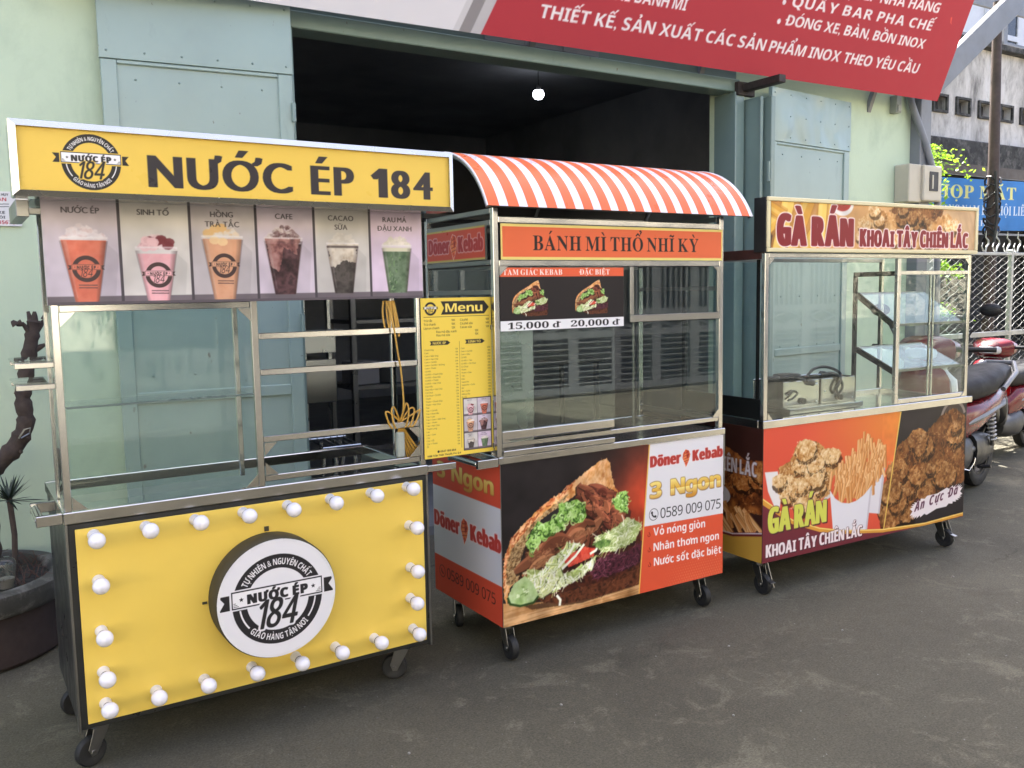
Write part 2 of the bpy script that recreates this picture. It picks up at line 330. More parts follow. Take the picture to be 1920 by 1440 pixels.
    for q in range(8):
        f0 = q / 8
        for sd, cc, al in ((-1, '#2a1c1e', 0.05), (1, '#2a1c1e', 0.075)):
            cv.poly([(X(cu + sd * a * (1 - 0.045 * q)), Z(rz - 0.01)), (X(cu + sd * a), Z(rz - 0.01)), (X(cu + sd * b), Z(fz)), (X(cu + sd * b * (1 - 0.045 * q)), Z(fz))], cc, al)
    cv.line([(X(cu - a), Z(rz)), (X(cu + a), Z(rz))], 0.006 * kz, '#e3dde1', 0.6)
    cv.poly([(X(cu - a * 0.85), Z(rz - 0.01)), (X(cu - a * 0.7), Z(rz - 0.01)), (X(cu - b * 0.75), Z(fz + 0.02)), (X(cu - b * 0.85), Z(fz + 0.02))], '#ffffff', 0.12)
    cv.soften(x0, z0, x1, z1, 1 if k > 0.5 else 0, 0.12, 0.09 * k, 7 + i)
    if kind in ('red', 'pink', 'tea'):
        lx, lz2, R = X(cu + 0.003), Z({'red': 1.645, 'pink': 1.625, 'tea': 1.655}[kind]), 0.041 * k
        logo(cv, lx, lz2, R, cols[1], '#4a3a3a', cols[2], detail=False)
        for q in range(2): cv.line([(lx - R * 0.6, lz2 - R * (1.22 + 0.2 * q)), (lx + R * 0.7, lz2 - R * (1.24 + 0.2 * q))], 0.004 * k, '#5a4646', 0.7)
    if words:
        for j, w_ in enumerate(wd): cv.text(w_, (x0 + x1) / 2 - (0.004 if i else 0), Z(1.816 - 0.032 * j), 0.0175 * kz, '#3a343a', 'op', width=None, bold=(0.0014 * kz, 0.0004), align='c', gap=0.16)

def print_cup_strip():
    cv = Canvas(1.286, 0.32, 600, '#6d646b')
    u = [-0.007, 0.21, 0.427, 0.646, 0.853, 1.066, 1.279]
    for i in range(6): cup(cv, i, u[i] + 0.007, u[i + 1] + 0.007, 0, 0.32)
    for i in range(1, 6): cv.rect(u[i] + 0.0025, 0, u[i] + 0.0115, 0.32, '#4b454b')
    cv.rect(0, 0, 1.286, 0.01, '#5c545b'); return cv

MENU_L = ['Chanh Dây', 'Cam', 'Cam + Mật Ong', 'Cam + Hạt Chia', 'Cam + Cà Rốt', 'Cam + Cà Rốt + M.Ong', 'Cam + Thơm', 'Cà Rốt', 'Cà Rốt + Chanh Dây', 'Cà Rốt + Dưa Hấu', 'Cà Rốt + Thơm', 'Cà Rốt + Hạt Chia', 'Dưa Hấu', 'Dưa Hấu + Hạt Chia', 'Cà Chua', 'Cà Chua + Cà Rốt', 'Thơm', 'Thơm + Chanh Dây', 'Thơm + Hạt Chia', 'Táo', 'Táo + Cà Rốt', 'Táo + Dưa Hấu', 'Táo + Lựu', 'Táo + Cam + Mật Ong', 'Táo + Thơm', 'Táo + Hạt Chia', 'Thanh Long', 'Lựu', 'Lựu + Cam', 'Cóc', 'Cóc + Ổi', 'Cóc + Thơm', 'Ổi']
MENU_R = ['Cam', 'Cam + Cà Rốt', 'Cam + Dâu', 'Cà Rốt', 'Cà Rốt + Táo', 'Cà Rốt + Cà Chua', 'Cà Chua', 'Thơm', 'Thơm + Dâu', 'Táo', 'Dâu', 'Sapoche', 'Sapoche + Cafe', 'Bơ', 'Bơ + Cafe', 'Mãng Cầu', 'Đu Đủ']
def print_menu():
    cv = Canvas(0.316, 0.628, 680, '#e6c852')
    H_ = 0.628; ink = '#2f2c2a'
    logo(cv, 0.043, H_ - 0.042, 0.026, '#e6c852', detail=False)
    cv.poly([(0.088, H_ - 0.066), (0.102, H_ - 0.040), (0.088, H_ - 0.014), (0.283, H_ - 0.014), (0.306, H_ - 0.040), (0.283, H_ - 0.066)], ink)
    cv.text('Menu', 0.108, H_ - 0.056, 0.033, '#efd56a', 'sb', width=0.168, bold=(0.001, 0.0006))
    cv.line([(0.012, H_ - 0.074), (0.306, H_ - 0.074)], 0.0014, ink)
    t = [('Trà tắc', '10K', 'Cà phê', '10K'), ('Trà chanh', '10K', 'Cà phê sữa', '14K'), ('Lipton chanh', '12K', 'Cacao sữa', '12K')]
    for j, r in enumerate(t):
        y = H_ - 0.092 - 0.0145 * j
        cv.text(r[0], 0.012, y, 0.0082, ink, 's', gap=0.16); cv.text(r[1], 0.150, y, 0.0082, ink, 's', align='r'); cv.text(r[2], 0.172, y, 0.0082, ink, 's', gap=0.16); cv.text(r[3], 0.306, y, 0.0082, ink, 's', align='r')
    for j, (a, b) in enumerate((('Rau má đậu xanh', '12K'), ('Rau má sữa', '15K'))):
        y = H_ - 0.136 - 0.0135 * j; cv.text(a, 0.066, y, 0.0082, ink, 's', gap=0.16); cv.text(b, 0.255, y, 0.0082, ink, 's', align='r')
    for x0, w_ in ((0.036, 'NƯỚC ÉP'), (0.193, 'SINH TỐ')):
        y = H_ - 0.176
        cv.poly([(x0, y - 0.008), (x0 + 0.006, y), (x0, y + 0.009), (x0 + 0.078, y + 0.009), (x0 + 0.09, y), (x0 + 0.078, y - 0.008)], ink); cv.text(w_, x0 + 0.042, y - 0.0045, 0.0095, '#efd56a', 'sb', width=0.058, align='c')
    for j, w_ in enumerate(MENU_L):
        y = H_ - 0.204 - 0.01185 * j; cv.text(w_, 0.012, y, 0.0058, '#4a4330', 's', gap=0.2, alpha=0.9); cv.text(['12k', '10k', '15k', '14k', '20k'][j % 5], 0.160, y, 0.0058, '#4a4330', 's', align='r', gap=0.2, alpha=0.9)
    cv.line([(0.167, H_ - 0.172), (0.167, 0.03)], 0.0012, ink)
    for j, w_ in enumerate(MENU_R):
        y = H_ - 0.204 - 0.0122 * j; cv.text(w_, 0.173, y, 0.0058, '#4a4330', 's', gap=0.2, alpha=0.9); cv.text(['20k', '18k', '20k', '25k'][j % 4], 0.308, y, 0.0058, '#4a4330', 's', align='r', gap=0.2, alpha=0.9)
    x0, x1, z0, z1 = 0.180, 0.304, 0.020, 0.224
    cv.rect(x0 - 0.004, z0 - 0.004, x1 + 0.004, z1 + 0.004, '#3a2f36')
    for q, i in enumerate((1, 0, 2, 3, 4, 5)):
        a = x0 + (q % 2) * 0.063; b = z1 - (q // 2) * 0.069; cup(cv, i, a, a + 0.061, b - 0.066, b)
    cv.ell(0.062, 0.025, 0.005, 0.005, ink); cv.text('0947 199 684', 0.07, 0.021, 0.0075, ink, 'sb', width=0.07)
    cv.text('148B Trần Thiệt Thuyết, P.4, Q.4', 0.012, 0.007, 0.007, ink, 'sb', width=0.150); return cv

S_BREAD = [(0.549,0.817),(0.565,0.79),(0.576,0.733),(0.59,0.68),(0.613,0.652),(0.548,0.684),(0.456,0.696),(0.383,0.676),(0.295,0.638),(0.199,0.594),(0.14,0.553),(0.114,0.493),(0.088,0.434),(0.07,0.394),(0.086,0.362),(0.036,0.329),(0.023,0.289),(0.018,0.254),(0.004,0.294),(0.003,0.394),(0.012,0.462),(0.04,0.527),(0.09,0.576),(0.166,0.628),(0.261,0.679),(0.34,0.712),(0.384,0.742),(0.438,0.772),(0.512,0.808)]
S_CRUMB = [(0.348,0.689),(0.295,0.638),(0.199,0.594),(0.14,0.553),(0.114,0.493),(0.088,0.434),(0.07,0.394),(0.086,0.362),(0.036,0.336),(0.016,0.349),(0.022,0.433),(0.05,0.492),(0.1,0.54),(0.176,0.599),(0.252,0.641)]
S_DARK = [(0.339,0.639),(0.428,0.641),(0.472,0.56),(0.641,0.488),(0.738,0.457),(0.75,0.245),(0.727,0.233),(0.378,0.262),(0.151,0.241),(0.035,0.258),(0.086,0.369),(0.122,0.499),(0.207,0.543)]
S_MEAT = [(0.383,0.676),(0.456,0.7),(0.529,0.664),(0.594,0.602),(0.632,0.566),(0.68,0.536),(0.641,0.504),(0.584,0.497),(0.481,0.536),(0.436,0.58),(0.419,0.635)]
S_MEAT2 = [(0.113,0.465),(0.223,0.475),(0.319,0.503),(0.426,0.522),(0.527,0.514),(0.472,0.478),(0.381,0.455),(0.274,0.422),(0.204,0.376),(0.129,0.412)]
S_LET = [(0.13,0.469),(0.122,0.513),(0.156,0.544),(0.174,0.577),(0.225,0.569),(0.259,0.585),(0.286,0.61),(0.295,0.645),(0.347,0.641),(0.383,0.643),(0.423,0.619),(0.423,0.582),(0.382,0.544),(0.338,0.566),(0.311,0.533),(0.241,0.515),(0.198,0.501),(0.155,0.45)]
S_LET2 = [(0.575,0.62),(0.613,0.63),(0.623,0.655),(0.661,0.642),(0.68,0.613),(0.67,0.583),(0.651,0.556),(0.622,0.575),(0.584,0.588)]
S_CAB = [(0.12,0.392),(0.204,0.376),(0.257,0.418),(0.345,0.469),(0.408,0.451),(0.326,0.398),(0.29,0.331),(0.425,0.358),(0.489,0.392),(0.47,0.335),(0.379,0.299),(0.272,0.268),(0.168,0.259),(0.118,0.313)]
S_CAB2 = [(0.472,0.47),(0.565,0.485),(0.66,0.531),(0.748,0.487),(0.708,0.416),(0.592,0.389),(0.508,0.396)]
S_TOM = [(0.309,0.394),(0.344,0.417),(0.416,0.438),(0.48,0.42),(0.471,0.387),(0.416,0.375),(0.335,0.36)]
S_CUC = [(0.023,0.289),(0.053,0.34),(0.111,0.365),(0.152,0.321),(0.177,0.265),(0.151,0.241),(0.084,0.24),(0.035,0.258)]
S_PUR = [(0.48,0.363),(0.554,0.38),(0.659,0.377),(0.748,0.409),(0.742,0.316),(0.639,0.288),(0.47,0.282),(0.452,0.323)]
S_CRUST = [(0.168,0.259),(0.289,0.257),(0.423,0.26),(0.563,0.264),(0.732,0.302),(0.727,0.209),(0.469,0.198),(0.306,0.202),(0.202,0.231)]
def sandwich(cv, k, ox, oy, n=1.0):
    T = lambda P: [(ox + x * k, oy + y * k) for x, y in P]
    N = lambda q: max(int(q * n), 3)
    cv.blob(T(S_BREAD), '#c98a5a', 0.004 * k, 2, 1, ['#b8703f', '#d3914f', '#e6ae76', '#f0c495', '#c98446'], 0.035 * k)
    cv.strokes(T([(0.37, 0.69), (0.46, 0.705), (0.6, 0.66), (0.575, 0.74), (0.545, 0.81), (0.44, 0.765)]), N(60), 0.04 * k, 0.005 * k, ['#e6b98c', '#eec9a0', '#c98b58', '#d89d68', '#b97846'], 1.1, 0.5, 3, alpha=0.35)
    cv.strokes(T([(0.004, 0.3), (0.004, 0.45), (0.05, 0.54), (0.2, 0.65), (0.38, 0.74), (0.36, 0.715), (0.2, 0.62), (0.06, 0.5), (0.02, 0.4)]), N(90), 0.02 * k, 0.006 * k, ['#b0562f', '#c96f45', '#d98f66', '#93421f'], 0.8, 0.5, 4, alpha=0.8)
    cv.blob(T(S_CRUMB), '#9a7a55', 0.004 * k, 5, 1, ['#6b4a2a', '#94714a', '#b39468', '#c8ab80', '#84603a'], 0.012 * k)
    cv.strokes(T(S_CRUMB), N(160), 0.012 * k, 0.005 * k, ['#4b3420', '#c3a57c', '#6b4d30', '#a08053'], 0.9, 0.7, 6, alpha=0.75)
    cv.blob(T(S_DARK), '#3a1f18', 0.005 * k, 7, 1, ['#1f1210', '#3b1e17', '#54291c', '#2a1613'], 0.03 * k)
    cv.blob(T(S_CRUST), '#4a2a1c', 0.004 * k, 8, 1, ['#2c1710', '#4f2b1c', '#6b3d27', '#39201a'], 0.02 * k)
    cv.strokes(T(S_CRUST), N(60), 0.03 * k, 0.005 * k, ['#5c3322', '#7b472c', '#2a1510', '#8c5638'], 0.25, 0.5, 9, alpha=0.4)
    cv.blob(T(S_MEAT), '#5b2e22', 0.004 * k, 10, 1, ['#3a1c17', '#5e2f22', '#7d4532', '#4a241b'], 0.02 * k)
    cv.slices(T(S_MEAT), N(22), 0.13 * k, 0.062 * k, ['#6a3828', '#7a4331', '#5d2d22', '#4a231b'], -0.6, 0.4, 11); cv.slices(T(S_MEAT), N(16), 0.09 * k, 0.03 * k, ['#8b5038', '#6d3a29', '#57291f', '#96593d'], -0.7, 0.5, 12); cv.strokes(T(S_MEAT), N(90), 0.02 * k, 0.004 * k, ['#a8684a', '#3a1c17', '#8b5038'], -0.6, 0.6, 14, 0.6, 0.5)
    cv.blob(T(S_MEAT2), '#6d412c', 0.004 * k, 12, 1, ['#4a281c', '#75462f', '#956143', '#5b3424'], 0.022 * k)
    cv.slices(T(S_MEAT2), N(18), 0.14 * k, 0.06 * k, ['#85543a', '#7a4a33', '#6a3c29', '#946343'], 0.38, 0.22, 13); cv.strokes(T(S_MEAT2), N(120), 0.018 * k, 0.004 * k, ['#b98a63', '#4a281c', '#9a6a49'], 0.4, 0.7, 15, 0.6, 0.5)
    cv.blob(T(S_PUR), '#3f1c22', 0.005 * k, 14, 1, ['#240f14', '#44202a', '#5f2d3a', '#33171c'], 0.015 * k)
    cv.strokes(T(S_PUR), N(90), 0.04 * k, 0.004 * k, ['#6f3847', '#8b5566', '#2a1015', '#4e2430'], 0.4, 0.7, 15, 1.1, 0.7)
    cv.blob(T(S_CAB2), '#aebc7d', 0.006 * k, 16, 1, ['#6f7f45', '#a9b878', '#cfd6a6', '#8fa05d'], 0.02 * k)
    cv.strokes(T(S_CAB2), N(120), 0.05 * k, 0.0045 * k, ['#e1e4c4', '#c4cf94', '#8fa35a', '#eef0dc', '#9bb069'], 0.4, 0.6, 17, 1.0, 0.75)
    cv.blob(T([(0.46, 0.44), (0.52, 0.455), (0.57, 0.44), (0.56, 0.42), (0.5, 0.415)]), '#6f8a4a', 0.003 * k, 18, 1, ['#41602d', '#8aa85c'], 0.012 * k)
    cv.blob(T(S_CAB), '#c3c98f', 0.006 * k, 19, 1, ['#7e8f4c', '#b5c07b', '#dde0b8', '#a3b268'], 0.02 * k)
    cv.slices(T(S_CAB), N(26), 0.07 * k, 0.03 * k, ['#cfd39a', '#b9c583', '#dfe0b6', '#a3b56a'], 0.5, 0.6, 41); cv.strokes(T(S_CAB), N(130), 0.05 * k, 0.0045 * k, ['#eef0dc', '#dfe3bd', '#b9c57e', '#f4f4ea', '#93a658'], 0.5, 0.8, 21, 1.1, 0.8)
    cv.blob(T(S_TOM), '#c53a2b', 0.003 * k, 20, 1, ['#a82a20', '#cf4434', '#dc5f4a', '#b8332a'], 0.03 * k)
    for p, q in (((0.30, 0.36), (0.42, 0.45)), ((0.28, 0.37), (0.37, 0.462)), ((0.27, 0.25), (0.285, 0.2)), ((0.45, 0.40), (0.49, 0.42))): cv.line(T([p, ((p[0] + q[0]) / 2 + 0.012, (p[1] + q[1]) / 2), q]), 0.012 * k, '#eceedb')
    cv.blob(T(S_CUC), '#9db775', 0.002 * k, 22, 1, ['#8aa863', '#a8c283', '#bfd39e'], 0.03 * k)
    cv.line(T([(0.023, 0.289), (0.035, 0.258), (0.084, 0.24), (0.151, 0.241), (0.177, 0.265)]), 0.010 * k, '#2f4a22')
    cv.strokes(T([(0.06, 0.28), (0.1, 0.32), (0.13, 0.3), (0.1, 0.27)]), N(16), 0.014 * k, 0.006 * k, ['#d8e3bd', '#7d9a58'], 0.8, 0.4, 23)
    for P, sd, m in ((S_LET, 24, 120), (S_LET2, 25, 40)):
        cv.blob(T(P), '#6c9445', 0.014 * k, sd, 1, ['#2c4c18', '#5f8f35', '#97c060', '#b9d98a', '#41701f'], 0.016 * k)
        rs = np.random.RandomState(sd)
        for c in cv.inside(T(P), N(m), rs):
            r = (0.008 + 0.012 * rs.rand()) * k; a = rs.rand() * 360
            cv.ring(c[0], c[1], r * 0.55, r, ['#b9d58f', '#9cc16c', '#2f4f1c', '#78a44b', '#c9e0a6'][rs.randint(5)], a, a + 190, 0.8)

def doner(cv, x, y, h, width, slope=0, c='#b03a33', out='#efe2e4'):
    w1 = width * 0.40; w2 = width * 0.42
    cv.text('Döner', x, y, h, c, 'sb', width=w1, bold=(0.12 * h, 0.045 * h), outline=(0.07 * h, out), gap=0.22, slope=slope)
    cv.text('Kebab', x + width - w2, y + slope * (width - w2), h, c, 'sb', width=w2, bold=(0.12 * h, 0.045 * h), outline=(0.07 * h, out), gap=0.22, slope=slope)
    cx, cy = x + width * 0.485, y + 0.42 * h + slope * width * 0.485
    h *= 1.25
    P = [(cx - 0.32 * h, cy + 0.35 * h), (cx - 0.1 * h, cy + 0.62 * h), (cx + 0.26 * h, cy + 0.5 * h), (cx + 0.4 * h, cy + 0.2 * h), (cx + 0.22 * h, cy - 0.3 * h), (cx - 0.05 * h, cy - 0.72 * h), (cx - 0.22 * h, cy - 0.3 * h), (cx - 0.4 * h, cy)]
    cv.cover([np.array(P)], '#c24a35', outline=(0.05 * h, out)); cv.blob(P, '#c24a35', 0.03 * h, 6, 1, ['#8e2c22', '#cc5238', '#e08a55', '#b23c2b'], 0.3 * h)
    for q in range(4): cv.line([(cx - 0.25 * h, cy + (0.3 - 0.2 * q) * h), (cx + 0.25 * h, cy + (0.4 - 0.2 * q) * h)], 0.05 * h, '#8a2a20', 0.8)

def print_kebab_front():
    cv = Canvas(1.259, 0.687, 460, '#252122'); z0 = 0.163
    g = np.exp(-(((cv.X - 0.78) / 0.20) ** 2 + ((cv.Y - 0.44) / 0.24) ** 2)); g2 = np.exp(-(((cv.X - 0.72) / 0.3) ** 2 + ((cv.Y - 0.25) / 0.2) ** 2))
    base = np.array(hx('#252122')); cv.a[:] = base + g[..., None] * (hx('#c24a30') - base) * 0.95 + g2[..., None] * (hx('#5a2418') - base) * 0.4
    cv.blob([(0, 0), (0, 0.105), (0.1, 0.085), (0.25, 0.065), (0.47, 0.05), (0.73, 0.06), (0.74, 0)], '#b98a5c', 0, 4, 1, ['#8f6238', '#b58556', '#cfa273', '#a87747'], 0.09)
    cv.strokes([(0, 0), (0, 0.09), (0.3, 0.05), (0.73, 0.05), (0.73, 0)], 40, 0.3, 0.004, ['#8f6238', '#d8b083', '#a67544'], 0.05, 0.04, 5, 0.02, 0.4)
    cv.blob([(0.1, 0.075), (0.4, 0.05), (0.73, 0.065), (0.73, 0.045), (0.4, 0.025), (0.14, 0.05)], '#3a2418', 0.002, 3, 0.7)
    sandwich(cv, 1.0, 0, -z0); cv.soften(0, 0, 0.76, 0.687, 1, 0.22, 0.09)
    E0 = lambda z: 0.728 + (z - z0) * (0.065 / 0.687)   # slanted divider
    top = 0.687
    cv.poly([(E0(z0), 0), (E0(z0 + top), top), (1.259, top), (1.259, 0)], '#d9573a')
    n = 26
    for i in range(n):
        for j in range(11):
            x, y = 0.86 + 0.0155 * i + 0.0077 * (j % 2), 0.01 + 0.0135 * j
            r = 0.0058 * max(0, 1 - j / 12) * min(1, (i + 2) / 12)
            if r > 0.001 and x < 1.25: cv.ell(x, y, r, r, '#e2744f', 0.7, 8)
    cv.poly([(E0(0.473), 0.473 - z0), (E0(z0 + top), top), (1.259, top), (1.259, 0.461 - z0)], '#dddbe0')
    cv.line([(E0(z0), 0), (E0(z0 + top), top)], 0.007, '#e0b45a')
    doner(cv, 0.80, 0.742 - z0, 0.05, 0.45, 0.0)
    gold = np.empty_like(cv.a); t = np.clip((cv.Y - (0.585 - z0)) / 0.08, 0, 1)[..., None]
    gold[:] = np.where(t < 0.5, hx('#c98f3a') + (hx('#f3e08c') - hx('#c98f3a')) * t * 2, hx('#d9a53f') + (hx('#f2dc80') - hx('#d9a53f')) * (t - 0.5) * 2)
    cv.text('3 Ngon', 0.798, 0.598 - z0, 0.072, gold, 'sb', width=0.44, bold=(0.005, 0.003), outline=(0.0035, '#8a5a22'), drop=(0.005, -0.004, '#9a9397'), space=0.55)
    cv.ring(0.817, 0.521 - z0, 0.0255, 0.028, INK); cv.line([(0.806, 0.532 - z0), (0.809, 0.519 - z0), (0.817, 0.511 - z0), (0.829, 0.509 - z0)], 0.007, INK)
    cv.ell(0.807, 0.530 - z0, 0.006, 0.007, INK); cv.ell(0.827, 0.510 - z0, 0.007, 0.006, INK)
    cv.text('0589 009 075', 0.858, 0.497 - z0, 0.047, INK, 's', width=0.384, gap=0.1, slope=-0.02)
    for t, x, y, w_ in (('Vỏ nóng giòn', 0.815, 0.421, 0.325), ('Nhân thơm ngon', 0.816, 0.349, 0.416), ('Nước sốt đặc biệt', 0.818, 0.279, 0.43)):
        cv.text(t, x, y - z0, 0.037, '#f0e9ea', 'sb', width=w_, bold=(0.0008, 0), slope=-0.03, gap=0.14)
        cv.ring(x - 0.026, y - z0 + 0.008, 0.005, 0.009, '#9c2f22', 150, 420); cv.line([(x - 0.026, y - z0 + 0.022), (x - 0.022, y - z0 + 0.01)], 0.005, '#9c2f22')
    return cv
def print_kebab_sign():
    cv = Canvas(1.222, 0.143, 520, '#e06a43'); c = '#e3cf7a'
    cv.rect(0, 0, 1.222, 0.012, c); cv.rect(0, 0.131, 1.222, 0.143, c); cv.rect(0, 0, 0.009, 0.143, c); cv.rect(1.213, 0, 1.222, 0.143, c)
    cv.text('BÁNH MÌ THỔ NHĨ KỲ', 0.155, 0.039, 0.058, '#2a2324', 'rb', width=0.912, bold=(0.001, 0.001), gap=0.11, space=0.3); return cv
def print_kebab_poster():
    cv = Canvas(0.635, 0.255, 560, '#262123'); ox, oy = 0.014, 1.393
    cv.rect(0, 0.218, 0.635, 0.255, '#e0613f'); cv.rect(0, 0, 0.635, 0.041, '#e4e3e6')
    cv.text('TAM GIÁC KEBAB', 0.017, 1.618 - oy, 0.022, '#f3e6e2', 'rb', width=0.29); cv.text('ĐẶC BIỆT', 0.398, 1.618 - oy, 0.022, '#f3e6e2', 'rb', width=0.16)
    cv.text('15,000 đ', 0.036, 1.401 - oy, 0.025, '#242024', 'rb', width=0.254, bold=(0.0012, 0.0008)); cv.text('20,000 đ', 0.349, 1.401 - oy, 0.025, '#242024', 'rb', width=0.257, bold=(0.0012, 0.0008))
    for x in (0.047, 0.362): sandwich(cv, 0.235, x + 0.01, 0.011, 0.35)
    return cv
def print_kebab_side_sign():
    cv = Canvas(0.514, 0.136, 420, '#bf4b38'); c = '#b3a25c'
    for a in ((0, 0, 0.514, 0.009), (0, 0.127, 0.514, 0.136)): cv.rect(*a, c)
    doner(cv, 0.02, 0.038, 0.062, 0.474, 0, '#a03232', '#dcc9cf'); return cv
def print_kebab_side():
    cv = Canvas(0.607, 0.687, 330, '#c94d36'); z0 = 0.163
    cv.rect(0, 0.338 - z0, 0.607, 0.667 - z0, '#c9c9d0')
    # u runs from the back (left in the picture) to the front
    gold = np.empty_like(cv.a); t = np.clip((cv.Y - (0.70 - z0)) / 0.08, 0, 1)[..., None]; gold[:] = hx('#b98a3a') + (hx('#e3cf7a') - hx('#b98a3a')) * t
    cv.text('3 Ngon', 0.05, 0.712 - z0, 0.072, gold, 'sb', width=0.5, bold=(0.005, 0.003), outline=(0.003, '#7a4a1e'), space=0.5)
    doner(cv, 0.012, 0.478 - z0, 0.07, 0.585, 0)
    cv.text('0589 009 075', 0.12, 0.245 - z0, 0.05, '#3a2422', 's', width=0.43); cv.ring(0.075, 0.268 - z0, 0.026, 0.029, '#3a2422'); cv.line([(0.066, 0.278 - z0), (0.069, 0.265 - z0), (0.085, 0.257 - z0)], 0.007, '#3a2422')
    return cv

def chicken(cv, P, seed, pal, n, k=1.0, lump=0.05):
    """a heap of fried pieces: crusty lumps with crumbs"""
    cv.blob(P, pal[0], 0.006 * k, seed, 1, pal[:4], 0.04 * k)
    rs = np.random.RandomState(seed)
    for c in cv.inside(P, max(int(n / 9), 6), rs):
        r = lump * (0.55 + 0.6 * rs.rand()); a = rs.rand() * 6.28; t = np.linspace(0, 6.28, 16, endpoint=False)
        q = np.stack([c[0] + r * np.cos(t) * 1.0, c[1] + r * np.sin(t) * 0.72], 1)
        cv.blob((q - c) * 1.06 + c + np.array([0.008 * k, -0.02 * k]), tuple(hx(pal[0]) * 0.55), 0.006 * k, rs.randint(999), 0.75)
        cv.blob(q, pal[2], 0.007 * k, rs.randint(999), 1, pal[1:], 0.018 * k)
        for j in range(int(12)):
            w = rs.randn(2) * r * 0.42; cv.ell(c[0] + w[0], c[1] + w[1] * 0.7 + r * 0.15, 0.006 * k, 0.005 * k, pal[4 + rs.randint(2)], 0.6, 7)
    cv.strokes(P, n * 3, 0.016 * k, 0.004 * k, pal, 1.0, 1.2, seed + 1, 0.8, 0.7)
PAL_A = ['#6f4420', '#a8713a', '#c9975c', '#dab27c', '#e6c898', '#efd9b4']
PAL_B = ['#3f2413', '#64391b', '#7f4f29', '#9a683a', '#b0804c', '#c6996a']
def fries(cv, P, n, seed, k=1.0, ang=1.45):
    rs = np.random.RandomState(seed); pts = sorted(cv.inside(P, n, rs), key=lambda p: -p[1])
    for p in pts:
        a = ang + rs.randn() * 0.18; l = 0.10 * k * (0.8 + 0.5 * rs.rand()); w = 0.016 * k; d = np.array([math.cos(a), math.sin(a)]) * l / 2; e = np.array([-d[1], d[0]]) / (l / 2) * w / 2
        c = ['#d9985a', '#e3aa6c', '#e9ba82', '#cf8a4b'][rs.randint(4)]
        cv.poly([p - d + e * 1.3, p + d + e * 1.3, p + d - e * 1.6, p - d - e * 1.6], '#a9632f', 0.6); cv.poly([p - d + e, p + d + e, p + d - e, p - d - e], c); cv.poly([p - d + e, p + d + e, p + d + e * 0.2, p - d + e * 0.2], '#f2cf9d', 0.55)
